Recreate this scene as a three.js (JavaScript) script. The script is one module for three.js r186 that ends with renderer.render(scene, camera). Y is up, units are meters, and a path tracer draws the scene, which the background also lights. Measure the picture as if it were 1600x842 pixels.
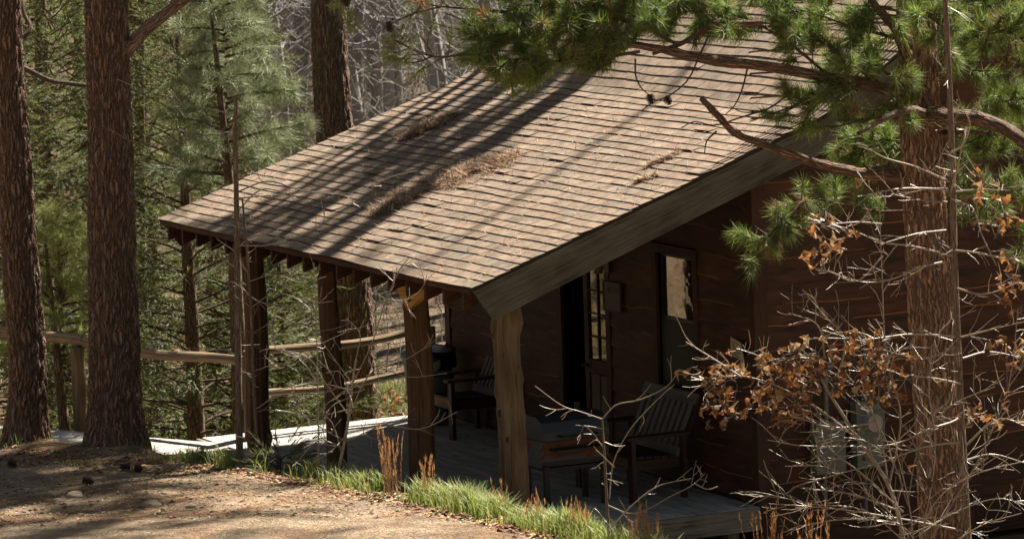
import * as THREE from 'three';
import { mergeGeometries } from 'three/addons/utils/BufferGeometryUtils.js';

// ---------------------------------------------------------------- camera, sky, sun, exposure
const DEG = Math.PI / 180;
const scene = new THREE.Scene();
const FPX = 6284.7, CX = 800, CY = 421;                       // lens in pixels of a 1600 x 842 picture
const EYE = new THREE.Vector3(33.02, 6.931, 15.63);
const YAW = -63.808 * DEG, PIT = -6.87 * DEG, ROL = -1.902 * DEG;
const FWD = new THREE.Vector3(Math.sin(YAW) * Math.cos(PIT), Math.sin(PIT), -Math.cos(YAW) * Math.cos(PIT));
const R0 = new THREE.Vector3().crossVectors(FWD, new THREE.Vector3(0, 1, 0)).normalize();
const U0 = new THREE.Vector3().crossVectors(R0, FWD);
const RGT = R0.clone().multiplyScalar(Math.cos(ROL)).addScaledVector(U0, Math.sin(ROL));
const UPV = R0.clone().multiplyScalar(-Math.sin(ROL)).addScaledVector(U0, Math.cos(ROL));
const camera = new THREE.PerspectiveCamera(2 * Math.atan(421 / FPX) / DEG, 1600 / 842, 0.5, 3000);
camera.position.copy(EYE);
camera.quaternion.setFromRotationMatrix(new THREE.Matrix4().makeBasis(RGT, UPV, FWD.clone().negate()));
camera.focus = 37; camera.userData.fStop = 5.6;
camera.updateMatrixWorld();

const SUN_AZ = 26 * DEG, SUN_EL = 51 * DEG;                   // from behind the cabin, a little past its far end
const SUN = new THREE.Vector3(-Math.sin(SUN_AZ) * Math.cos(SUN_EL), Math.sin(SUN_EL), -Math.cos(SUN_AZ) * Math.cos(SUN_EL));
{                                                              // clear, slightly hazy air: paler toward the horizon and round the sun
  const W = 128, H = 64, d = new Float32Array(W * H * 4), q = new THREE.Vector3();
  for (let y = 0; y < H; y++) for (let x = 0; x < W; x++) {
    const el = ((y + 0.5) / H - 0.5) * Math.PI, az = ((x + 0.5) / W - 0.5) * 2 * Math.PI; q.set(Math.cos(az) * Math.cos(el), Math.sin(el), Math.sin(az) * Math.cos(el));
    const h = Math.max(0, Math.sin(el)), c = Math.max(0, q.dot(SUN)), k = (y * W + x) * 4, haze = (1 - h) ** 3, glow = 0.5 * c ** 8, b = 0.065;
    d[k] = b * (0.7 + 0.7 * haze + 1.2 * glow); d[k + 1] = b * (0.85 + 0.6 * haze + 1.1 * glow); d[k + 2] = b * (1.05 + 0.3 * haze + 0.9 * glow); d[k + 3] = 1;
  }
  const t = new THREE.DataTexture(d, W, H, THREE.RGBAFormat, THREE.FloatType); t.mapping = THREE.EquirectangularReflectionMapping; t.magFilter = t.minFilter = THREE.LinearFilter; t.needsUpdate = true;
  scene.background = t; scene.environment = t;
}
const sun = new THREE.DirectionalLight(new THREE.Color(1, 0.91, 0.77), 5);
sun.position.copy(SUN).multiplyScalar(90).add(new THREE.Vector3(-5, 0, -3)); sun.target.position.set(-5, 0, -3);
sun.castShadow = true; sun.shadow.mapSize.set(4096, 4096); sun.shadow.bias = -0.0005;
Object.assign(sun.shadow.camera, { left: -30, right: 30, top: 30, bottom: -30, near: 1, far: 220 });
scene.add(sun, sun.target);
const renderer = new THREE.WebGLRenderer({ antialias: true });
renderer.setSize(1024, 538);
renderer.toneMapping = THREE.LinearToneMapping;
renderer.toneMappingExposure = 2.9;
renderer.shadowMap.enabled = true;

// ---------------------------------------------------------------- helpers
const V = (x, y, z) => new THREE.Vector3(x, y, z);
function rng(seed) { let a = seed >>> 0; return () => { a = (a + 0x6D2B79F5) | 0; let t = Math.imul(a ^ (a >>> 15), 1 | a); t = (t + Math.imul(t ^ (t >>> 7), 61 | t)) ^ t; return ((t ^ (t >>> 14)) >>> 0) / 4294967296; }; }
const clamp = (x, a = 0, b = 1) => Math.min(b, Math.max(a, x));
const lerp = (a, b, t) => a + (b - a) * t;
const sstep = (a, b, x) => { const t = clamp((x - a) / (b - a)); return t * t * (3 - 2 * t); };
function h3(x, y, z) { let h = Math.imul(x, 374761393) + Math.imul(y, 668265263) + Math.imul(z, 1274126177); h = Math.imul(h ^ (h >>> 13), 1274126177); return ((h ^ (h >>> 16)) >>> 0) / 4294967296; }
const md = (a, n) => ((a % n) + n) % n;
function vn(x, y, s = 0, px = 0, py = 0) {                    // value noise, tileable when a period is given
  const xi = Math.floor(x), yi = Math.floor(y), fx = x - xi, fy = y - yi, u = fx * fx * (3 - 2 * fx), v = fy * fy * (3 - 2 * fy);
  const X = (i) => px ? md(i, px) : i, Y = (i) => py ? md(i, py) : i;
  return lerp(lerp(h3(X(xi), Y(yi), s), h3(X(xi + 1), Y(yi), s), u), lerp(h3(X(xi), Y(yi + 1), s), h3(X(xi + 1), Y(yi + 1), s), u), v);
}
function fbm(x, y, s = 0, o = 4, px = 0, py = 0) { let a = 0.5, t = 0, n = 0; for (let i = 0; i < o; i++) { t += a * vn(x, y, s + i * 17, px, py); n += a; a *= 0.5; x *= 2; y *= 2; px *= 2; py *= 2; } return t / n; }
function vn3(x, y, z, s = 0) { const zi = Math.floor(z), f = z - zi, u = f * f * (3 - 2 * f); return lerp(vn(x, y, s + zi * 131), vn(x, y, s + (zi + 1) * 131), u); }
// pixel of the photograph -> ray -> point on a plane or at a depth
const ray = (u, v) => FWD.clone().addScaledVector(RGT, (u - CX) / FPX).addScaledVector(UPV, -(v - CY) / FPX);
const onY = (u, v, y) => { const d = ray(u, v); return EYE.clone().addScaledVector(d, (y - EYE.y) / d.y); };
const onZ = (u, v, z) => { const d = ray(u, v); return EYE.clone().addScaledVector(d, (z - EYE.z) / d.z); };
const onX = (u, v, x) => { const d = ray(u, v); return EYE.clone().addScaledVector(d, (x - EYE.x) / d.x); };
const at = (u, v, depth) => EYE.clone().addScaledVector(ray(u, v), depth);
const pix = (P) => { const d = P.clone().sub(EYE), w = d.dot(FWD); return [CX + FPX * d.dot(RGT) / w, CY - FPX * d.dot(UPV) / w, w]; };

const used = {};
function numbered(n) { used[n] = (used[n] ?? -1) + 1; return used[n] ? `${n}_${String(used[n]).padStart(3, '0')}` : n; }
function shade(o) { o.castShadow = o.receiveShadow = true; return o; }
function thing(name, label, category, pos = [0, 0, 0], turn = 0, group) {
  const o = new THREE.Group(); o.name = numbered(name); o.position.set(...pos); o.rotation.y = turn;
  o.userData = { label, category }; if (group) o.userData.group = group; scene.add(o); return o;
}
function mesh(name, geo, mat, parent, label) { const m = shade(new THREE.Mesh(geo, mat)); m.name = parent === scene ? numbered(name) : name; if (label) m.userData.label = label; (parent || scene).add(m); return m; }
function tag(o, label, category, group, kind) { o.userData.label = label; if (category) o.userData.category = category; if (group) o.userData.group = group; if (kind) o.userData.kind = kind; return o; }

class GB {                                                     // collects triangles into one geometry
  constructor() { this.p = []; this.n = []; this.t = []; this.c = []; this.i = []; this.color = [1, 1, 1]; }
  v(x, y, z, nx, ny, nz, u = 0, w = 0, c = this.color) { this.p.push(x, y, z); this.n.push(nx, ny, nz); this.t.push(u, w); this.c.push(c[0], c[1], c[2]); return this.p.length / 3 - 1; }
  tri(a, b, c, n, col) {
    if (!n) { const ux = b.x - a.x, uy = b.y - a.y, uz = b.z - a.z, wx = c.x - a.x, wy = c.y - a.y, wz = c.z - a.z; n = { x: uy * wz - uz * wy, y: uz * wx - ux * wz, z: ux * wy - uy * wx }; const l = Math.hypot(n.x, n.y, n.z) || 1; n.x /= l; n.y /= l; n.z /= l; }
    const k = this.v(a.x, a.y, a.z, n.x, n.y, n.z, 0, 0, col); this.v(b.x, b.y, b.z, n.x, n.y, n.z, 1, 0, col); this.v(c.x, c.y, c.z, n.x, n.y, n.z, 0.5, 1, col); this.i.push(k, k + 1, k + 2);
  }
  quad(a, b, c, d, col, uv) {
    const n = V().crossVectors(V().subVectors(b, a), V().subVectors(d, a)).normalize();
    uv = uv || [[0, 0], [a.distanceTo(b), 0], [a.distanceTo(b), a.distanceTo(d)], [0, a.distanceTo(d)]];
    const k = this.v(a.x, a.y, a.z, n.x, n.y, n.z, ...uv[0], col); this.v(b.x, b.y, b.z, n.x, n.y, n.z, ...uv[1], col); this.v(c.x, c.y, c.z, n.x, n.y, n.z, ...uv[2], col); this.v(d.x, d.y, d.z, n.x, n.y, n.z, ...uv[3], col);
    this.i.push(k, k + 1, k + 2, k, k + 2, k + 3);
  }
  box(x0, x1, y0, y1, z0, z1, m, uo = 0, wo = 0) {             // grain runs along the longest side; m is an optional matrix
    const P = (x, y, z) => { const q = V(x, y, z); return m ? q.applyMatrix4(m) : q; };
    const dx = x1 - x0, dy = y1 - y0, dz = z1 - z0, L = Math.max(dx, dy, dz);
    const f = (a, b, c, d, la, lb) => { const s = la === L || (lb !== L && la >= lb); const uv = s ? [[0, 0], [la, 0], [la, lb], [0, lb]] : [[0, 0], [0, la], [lb, la], [lb, 0]]; this.quad(a, b, c, d, undefined, uv.map(([q, r]) => [q + uo, r + wo])); };
    f(P(x0, y0, z1), P(x1, y0, z1), P(x1, y1, z1), P(x0, y1, z1), dx, dy); f(P(x1, y0, z0), P(x0, y0, z0), P(x0, y1, z0), P(x1, y1, z0), dx, dy);
    f(P(x1, y0, z1), P(x1, y0, z0), P(x1, y1, z0), P(x1, y1, z1), dz, dy); f(P(x0, y0, z0), P(x0, y0, z1), P(x0, y1, z1), P(x0, y1, z0), dz, dy);
    f(P(x0, y1, z1), P(x1, y1, z1), P(x1, y1, z0), P(x0, y1, z0), dx, dz); f(P(x0, y0, z0), P(x1, y0, z0), P(x1, y0, z1), P(x0, y0, z1), dx, dz);
    return this;
  }
  tube(pts, radii, seg = 6, o = {}) {                          // swept round bar; o.disp(angle, length, i) adds to the radius
    const n = pts.length, rings = []; let T = V(), N = V(), B = V(), len = o.v0 || 0, u0 = o.u0 || 0;
    T.subVectors(pts[1], pts[0]).normalize(); N.set(Math.abs(T.y) > 0.9 ? 1 : 0, Math.abs(T.y) > 0.9 ? 0 : 1, 0); N.addScaledVector(T, -N.dot(T)).normalize();
    for (let i = 0; i < n; i++) {
      if (i > 0 && i < n - 1) T.subVectors(pts[i + 1], pts[i - 1]).normalize(); else if (i === n - 1 && n > 1) T.subVectors(pts[i], pts[i - 1]).normalize();
      N.addScaledVector(T, -N.dot(T)).normalize(); B.crossVectors(T, N);
      if (i) len += pts[i].distanceTo(pts[i - 1]);
      const r = Array.isArray(radii) ? radii[i] : radii(i / (n - 1)), k = this.p.length / 3, wide = Math.max(1, Math.round(2 * Math.PI * (o.r0 || radii[0] || 0.1) / (o.tile || 0.75))) * (o.tile || 0.75);
      for (let j = 0; j <= seg; j++) {
        const a = j / seg * 2 * Math.PI, ca = Math.cos(a), sa = Math.sin(a), rr = r + (o.disp ? o.disp(j === seg ? 0 : a, len, i, r) : 0);
        const nx = N.x * ca + B.x * sa, ny = N.y * ca + B.y * sa, nz = N.z * ca + B.z * sa;
        this.v(pts[i].x + nx * rr, pts[i].y + ny * rr, pts[i].z + nz * rr, nx, ny, nz, u0 + (o.along ? len : j / seg * wide), o.along ? j / seg * wide : len);
      }
      rings.push(k);
      if (i) for (let j = 0; j < seg; j++) { const a = rings[i - 1] + j, b = k + j; this.i.push(a, a + 1, b + 1, a, b + 1, b); }
    }
    if (o.caps) for (const [e, s] of [[0, -1], [n - 1, 1]]) { const c = this.v(pts[e].x, pts[e].y, pts[e].z, T.x * s, T.y * s, T.z * s); for (let j = 0; j < seg; j++) s > 0 ? this.i.push(c, rings[e] + j, rings[e] + j + 1) : this.i.push(c, rings[e] + j + 1, rings[e] + j); }
    return this;
  }
  geo(recalc) {
    const g = new THREE.BufferGeometry();
    g.setAttribute('position', new THREE.Float32BufferAttribute(this.p, 3)); g.setAttribute('normal', new THREE.Float32BufferAttribute(this.n, 3));
    g.setAttribute('uv', new THREE.Float32BufferAttribute(this.t, 2)); g.setAttribute('color', new THREE.Float32BufferAttribute(this.c, 3));
    g.setIndex(this.p.length / 3 > 65535 ? new THREE.Uint32BufferAttribute(this.i, 1) : new THREE.Uint16BufferAttribute(this.i, 1));
    if (recalc) g.computeVertexNormals(); return g;
  }
  build(name, mat, parent, label, recalc) { return mesh(name, this.geo(recalc), mat, parent, label); }
}
const curve = (pts, n) => new THREE.CatmullRomCurve3(pts, false, 'centripetal').getPoints(n);

// ---------------------------------------------------------------- textures
function tex(w, h, f, srgb = true, repX = 1, repY = repX) {
  const d = new Uint8Array(w * h * 4);
  for (let y = 0; y < h; y++) for (let x = 0; x < w; x++) { const c = f(x / w, y / h, x, y), k = (y * w + x) * 4; d[k] = clamp(c[0]) * 255; d[k + 1] = clamp(c[1]) * 255; d[k + 2] = clamp(c[2]) * 255; d[k + 3] = 255; }
  const t = new THREE.DataTexture(d, w, h); t.wrapS = t.wrapT = THREE.RepeatWrapping; t.magFilter = THREE.LinearFilter; t.minFilter = THREE.LinearMipmapLinearFilter; t.generateMipmaps = true;
  t.colorSpace = srgb ? THREE.SRGBColorSpace : THREE.NoColorSpace; t.repeat.set(1 / repX, 1 / repY); t.needsUpdate = true; return t;
}
const lin = (r, g, b) => [r, g, b].map((c) => c <= 0.0031308 ? c * 12.92 : 1.055 * c ** (1 / 2.4) - 0.055);   // linear -> sRGB for maps
const mix3 = (a, b, t) => [lerp(a[0], b[0], t), lerp(a[1], b[1], t), lerp(a[2], b[2], t)];
function barkField(u, v) {                                     // 0 in the furrows, 1 on the plates; one tile is 0.75 x 1.5 m
  const wu = u + 0.06 * (vn(u * 5, v * 7, 3, 5, 7) - 0.5) + 0.045 * (vn(u * 16, v * 36, 5, 16, 36) - 0.5) + 0.02 * (vn(u * 40, v * 70, 6, 40, 70) - 0.5), wv = v + 0.14 * (vn(u * 12, v * 5, 4, 12, 5) - 0.5);
  const X = wu * 16, Y = wv * 8, xi = Math.floor(X), yi = Math.floor(Y); let d1 = 9, d2 = 9, id = 0;
  for (let j = -1; j <= 1; j++) for (let i = -1; i <= 1; i++) { const a = md(xi + i, 16), b = md(yi + j, 8), dx = xi + i + h3(a, b, 7) - X, dy = (yi + j + h3(a, b, 8) - Y) * 0.62, q = Math.hypot(dx, dy); if (q < d1) { d2 = d1; d1 = q; id = h3(a, b, 9); } else if (q < d2) d2 = q; }
  return [sstep(-0.08, 0.42, d2 - d1), id];
}
const BW = 384, BH = 768, barkH = new Float32Array(BW * BH);
const barkMap = tex(BW, BH, (u, v, x, y) => {
  const [f, id] = barkField(u, v), g = fbm(u * 24, v * 40, 21, 4, 24, 40), s = fbm(u * 40, v * 10, 22, 3, 40, 10);
  barkH[y * BW + x] = f * (0.72 + 0.28 * id) * 0.85 + 0.15 * g;
  const plate = mix3([0.225, 0.125, 0.075], [0.28, 0.195, 0.14], clamp(id * 0.8 + (g - 0.5) * 1.4)), fur = [0.05, 0.033, 0.024];
  return lin(...mix3(fur, plate, f).map((c) => c * (0.4 + 0.65 * s + 0.55 * g)));
}, true, 0.75, 1.5);
const barkBump = tex(BW, BH, (u, v, x, y) => { const h = barkH[y * BW + x]; return [h, h, h]; }, false, 0.75, 1.5);
function grainField(u, v, s, n = 40) { const w = 0.06 * vn(u * 3, v * 4, s, 3, 4); return 0.6 * fbm(u * 3, (v + w) * n, s + 1, 3, 3, n) + 0.4 * fbm(u * 10, v * n * 2, s + 2, 3, 10, n * 2); }
function woodTex(a, b, crack, s, w = 512, h = 256) { return tex(w, h, (u, v) => { const g = grainField(u, v, s), c = sstep(0.34, 0.28, g); const st = fbm(u * 4, v * 4, s + 9, 3, 4, 4); return lin(...mix3(mix3(a, b, clamp((g - 0.3) * 2)), crack, c * 0.8).map((q) => q * (0.65 + 0.7 * st))); }, true, 1.2, 0.6); }
const woodBump = tex(512, 256, (u, v) => { const g = grainField(u, v, 51); return [g, g, g]; }, false, 1.2, 0.6);
const greyWood = woodTex([0.12, 0.112, 0.095], [0.25, 0.24, 0.21], [0.06, 0.05, 0.045], 51);
const deckWood = woodTex([0.30, 0.29, 0.28], [0.50, 0.48, 0.455], [0.10, 0.09, 0.085], 61);
const brownWood = woodTex([0.036, 0.0145, 0.007], [0.085, 0.034, 0.015], [0.014, 0.007, 0.004], 71);
const postWood = woodTex([0.085, 0.044, 0.021], [0.19, 0.105, 0.053], [0.03, 0.018, 0.01], 81);
const peelWood = woodTex([0.26, 0.16, 0.085], [0.44, 0.32, 0.20], [0.09, 0.055, 0.03], 91);
const granule = tex(256, 256, (u, v) => { const a = h3(u * 256 | 0, v * 256 | 0, 5), b = fbm(u * 8, v * 8, 31, 4, 8, 8), q = 0.62 + 0.5 * a * 0.7 + 0.45 * (b - 0.5); return [q, q * (0.985 + 0.03 * b), q * (0.97 + 0.05 * b)]; }, true, 0.6);
const granBump = tex(256, 256, (u, v) => { const a = h3(u * 256 | 0, v * 256 | 0, 6) * 0.6 + 0.4 * fbm(u * 8, v * 8, 32, 3, 8, 8); return [a, a, a]; }, false, 0.6);
function strokeTex(size, layers, base, s, rep) {               // litter: short strokes scattered over a base, wrapping round
  const d = new Float32Array(size * size * 3), hgt = new Float32Array(size * size), R = rng(s);
  for (let y = 0; y < size; y++) for (let x = 0; x < size; x++) { const g = fbm(x / size * 10, y / size * 10, s, 5, 10, 10), k = (y * size + x) * 3; for (let c = 0; c < 3; c++) d[k + c] = base[c] * (0.45 + 1.1 * g); hgt[k / 3] = 0.25 * g; }
  for (const [n, len, wid, cols] of layers) for (let q = 0; q < n; q++) {
    const a = R() * 6.283, L = len * (0.5 + R()), x0 = R() * size, y0 = R() * size, col = cols[R() * cols.length | 0], m = 0.6 + 0.7 * R(), bend = (R() - 0.5) * 0.6, hh = 0.4 + 0.6 * R();
    for (let t = 0; t < L; t += 0.7) { const b = a + bend * t / L; for (let w = -wid / 2; w <= wid / 2; w += 0.7) { const x = md(Math.round(x0 + Math.cos(b) * t - Math.sin(b) * w), size), y = md(Math.round(y0 + Math.sin(b) * t + Math.cos(b) * w), size), k = y * size + x; for (let c = 0; c < 3; c++) d[k * 3 + c] = col[c] * m; hgt[k] = hh; } }
  }
  const map = tex(size, size, (u, v, x, y) => { const k = (y * size + x) * 3; return lin(d[k], d[k + 1], d[k + 2]); }, true, rep);
  const bump = tex(size, size, (u, v, x, y) => { const q = hgt[y * size + x]; return [q, q, q]; }, false, rep);
  return [map, bump];
}
// ---------------------------------------------------------------- materials
const std = (o) => new THREE.MeshStandardMaterial({ roughness: 0.9, ...o });
const phys = (o) => new THREE.MeshPhysicalMaterial({ roughness: 0.9, ...o });
const rgb = (r, g, b) => new THREE.Color().setRGB(r, g, b);
const M = {
  bark: std({ map: barkMap, bumpMap: barkBump, bumpScale: 0.025 }),
  lightBark: std({ map: barkMap, bumpMap: barkBump, bumpScale: 0.025, color: rgb(1.4, 1.36, 1.28) }),
  saplingBark: std({ map: barkMap, bumpMap: barkBump, bumpScale: 0.004, color: rgb(1.25, 1.45, 1.55) }),
  greyBark: std({ map: barkMap, bumpMap: barkBump, bumpScale: 0.01, color: rgb(1.25, 1.4, 1.5) }),
  twig: std({ color: rgb(0.30, 0.26, 0.215), roughness: 0.36, vertexColors: true }),
  brownTwig: std({ color: rgb(0.13, 0.075, 0.045), roughness: 0.8 }),
  limb: std({ map: barkMap, bumpMap: barkBump, bumpScale: 0.03, color: rgb(1.2, 1.2, 1.2) }),
  silver: phys({ vertexColors: true, transmission: 0.5, roughness: 0.62, thickness: 0, side: THREE.DoubleSide }),
  needle: phys({ vertexColors: true, transmission: 0.5, roughness: 0.8, thickness: 0, side: THREE.DoubleSide }),
  cedar: phys({ vertexColors: true, transmission: 0.4, roughness: 0.9, thickness: 0, side: THREE.DoubleSide }),
  grass: phys({ vertexColors: true, transmission: 0.5, roughness: 0.8, thickness: 0, side: THREE.DoubleSide }),
  deadLeaf: phys({ vertexColors: true, transmission: 0.4, roughness: 0.95, thickness: 0, side: THREE.DoubleSide }),
  litter: std({ vertexColors: true, roughness: 0.8, side: THREE.DoubleSide }),
  straw: std({ vertexColors: true, roughness: 0.6, side: THREE.DoubleSide }),
  greyWood: std({ map: greyWood, bumpMap: woodBump, bumpScale: 0.004 }),
  deck: std({ map: deckWood, bumpMap: woodBump, bumpScale: 0.003, vertexColors: true, roughness: 0.8 }),
  siding: std({ map: brownWood, bumpMap: woodBump, bumpScale: 0.004, vertexColors: true, roughness: 0.75 }),
  trim: std({ map: brownWood, bumpMap: woodBump, bumpScale: 0.003, color: rgb(0.75, 0.7, 0.7), roughness: 0.75 }),
  rafter: std({ map: brownWood, bumpMap: woodBump, bumpScale: 0.003, color: rgb(1.05, 1, 1) }),
  post: std({ map: postWood, bumpMap: woodBump, bumpScale: 0.006 }),
  peel: std({ map: peelWood, bumpMap: woodBump, bumpScale: 0.006, color: rgb(0.44, 0.46, 0.47) }),
  rail: std({ map: peelWood, bumpMap: woodBump, bumpScale: 0.008, color: rgb(0.72, 0.76, 0.8) }),
  rake: std({ map: greyWood, bumpMap: woodBump, bumpScale: 0.005, color: rgb(0.5, 0.53, 0.47) }),
  felt: std({ color: rgb(0.035, 0.028, 0.024) }),
  yellow: std({ map: peelWood, bumpMap: woodBump, bumpScale: 0.003, color: rgb(1.5, 1.15, 0.5) }),
  iron: std({ color: rgb(0.012, 0.012, 0.013), roughness: 0.5 }),
  dark: std({ color: rgb(0.01, 0.009, 0.008) }),
  glass: phys({ color: rgb(0.015, 0.014, 0.012), roughness: 0.03, ior: 1.9, clearcoat: 1, clearcoatRoughness: 0.02 }),
};
// ---------------------------------------------------------------- the ground: a dirt road, its grassy bank, the hollow behind and a far hillside
const HF = V(FWD.x, 0, FWD.z).normalize(), HR = V(RGT.x, 0, RGT.z).normalize();
const crestPx = [[-260, 680, 0.34], [0, 697, 0.38], [180, 706, 0.42], [300, 718, 0.46], [400, 734, 0.54], [480, 747, 0.64], [660, 775, 0.78], [800, 812, 0.84], [950, 852, 0.88], [1250, 930, 0.88], [1700, 1050, 0.88]];
const crest = crestPx.map(([u, v, y]) => onY(u, v, y));
function crestAt(x, z) {                                       // signed distance from the bank's edge (plus = the road) and the edge's height
  let best = 1e9, sg = 1, hy = 0;
  for (let i = 0; i < crest.length - 1; i++) {
    const a = crest[i], b = crest[i + 1], ex = b.x - a.x, ez = b.z - a.z, l2 = ex * ex + ez * ez; let t = ((x - a.x) * ex + (z - a.z) * ez) / l2;
    if (i > 0) t = Math.max(0, t); if (i < crest.length - 2) t = Math.min(1, t);
    const dx = x - a.x - ex * t, dz = z - a.z - ez * t, q = Math.hypot(dx, dz);
    if (q < best) { best = q; hy = lerp(a.y, b.y, clamp(t)); sg = ex * dz - ez * dx > 0 ? 1 : -1; }
  }
  return [best * sg, hy];
}
const prof = [[-1e4, -0.6], [44, -0.62], [47, -1.1], [51, -1.6], [58, -1.9], [66, -1.7], [80, -0.4], [105, 2.2], [150, 9], [400, 40], [3000, 60]];
function profile(d) { for (let i = 1; i < prof.length; i++) if (d < prof[i][0]) { const [a, ya] = prof[i - 1], [b, yb] = prof[i]; return lerp(ya, yb, sstep(0, 1, (d - a) / (b - a)) * 0.5 + 0.5 * (d - a) / (b - a)); } return 60; }
const depthOf = (x, z) => (x - EYE.x) * HF.x + (z - EYE.z) * HF.z, sideOf = (x, z) => (x - EYE.x) * HR.x + (z - EYE.z) * HR.z;
const mounds = [[onY(180, 697, 0.46), 0.1, 0.6], [onY(40, 690, 0.44), 0.07, 0.5]];
function G(x, z) {
  const [t, hy] = crestAt(x, z), d = depthOf(x, z), s = sideOf(x, z);
  const front = hy + 0.05 * sstep(0, 2, t) + 0.14 * Math.max(0, t - 9) + 0.05 * (fbm(x * 0.5, z * 0.5, 401) - 0.5) * 2 + 0.02 * (fbm(x * 3, z * 3, 402) - 0.5) * 2;
  let back = profile(d) + 0.5 * (fbm(x * 0.12, z * 0.12, 403) - 0.5) * sstep(44, 60, d);
  back = lerp(back, 0.45 + 0.1 * Math.max(0, -s - 9), sstep(-8.2, -10, s) * sstep(60, 48, d));       // the road goes on past the boardwalk
  let y = lerp(back, front, sstep(-1.5, 0.05, t));
  for (const [c, h, r] of mounds) { const q = Math.hypot(x - c.x, z - c.z); y += h * Math.exp(-q * q / (r * r)); }
  return y;
}
const gp = (x, z, dy = 0) => V(x, G(x, z) + dy, z);
const axis = (parts) => { const o = []; for (const [a, b, st] of parts) for (let x = a; x < b - 1e-6; x += st) o.push(x); o.push(parts[parts.length - 1][1]); return o; };
const [soilMap, soilBump] = strokeTex(1024, [[9000, 22, 1.2, [[0.30, 0.19, 0.115], [0.42, 0.30, 0.19], [0.20, 0.12, 0.07], [0.50, 0.39, 0.27]]], [900, 9, 5, [[0.34, 0.20, 0.11], [0.40, 0.27, 0.17], [0.20, 0.11, 0.06]]]], [0.31, 0.235, 0.165], 501, 2.2);
{
  const ds = axis([[-80, 26, 4], [26, 32, 0.8], [32, 44, 0.11], [44, 62, 0.45], [62, 120, 2], [120, 400, 14], [400, 2000, 100]]);
  const ss = axis([[-1200, -120, 90], [-120, -20, 5], [-20, -6, 0.6], [-6, 5, 0.11], [5, 20, 0.6], [20, 120, 5], [120, 1200, 90]]);
  const g = new GB(), hollow = at(560, 560, 52);
  for (const d of ds) for (const s of ss) {
    const x = EYE.x + HF.x * d + HR.x * s, z = EYE.z + HF.z * d + HR.z * s, [t] = crestAt(x, z);
    const road = sstep(-1.6, -0.2, t), n1 = fbm(x * 0.8, z * 0.8, 411), n2 = fbm(x * 0.25, z * 0.25, 412);
    let c = mix3([0.7, 0.66, 0.6], [1.1, 1.07, 1.02], n1);                                              // pale dirt and straw
    c = mix3(c, [0.62, 0.46, 0.33], sstep(0.45, 0.6, fbm(x * 1.7, z * 1.7, 413)) * 0.85);                  // patches of brown needles
    let b = mix3([0.45, 0.34, 0.24], [0.8, 0.66, 0.5], n1);                                             // leaf litter in the wood
    b = mix3(b, mix3([0.4, 0.38, 0.36], [0.8, 0.74, 0.67], n1), sstep(0.4, 0.6, fbm(x * 0.3, z * 0.3, 416)));
    const gr = sstep(10, 5, Math.hypot(x - hollow.x, z - hollow.z)) * sstep(0.34, 0.56, fbm(x * 0.35, z * 0.35, 415) + 0.12);
    b = mix3(b, mix3([0.3, 0.5, 0.13], [0.6, 0.8, 0.25], n1), gr);                                          // the green hollow
    const bl = sstep(-8.2, -10, s) * sstep(60, 48, d);
    b = mix3(b, c, bl);
    g.v(x, G(x, z), z, 0, 1, 0, x, z, mix3(b, c, road).map((q) => q * (0.85 + 0.3 * n2)));
  }
  const W = ss.length;
  for (let i = 0; i < ds.length - 1; i++) for (let j = 0; j < W - 1; j++) { const a = i * W + j; g.i.push(a, a + 1, a + W + 1, a, a + W + 1, a + W); }
  const o = g.build('ground', std({ map: soilMap, bumpMap: soilBump, bumpScale: 0.03, vertexColors: true, roughness: 0.95 }), scene, undefined, true);
  o.userData = { kind: 'structure', label: 'dirt road edge falling away to a wooded hollow' };
}
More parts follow.
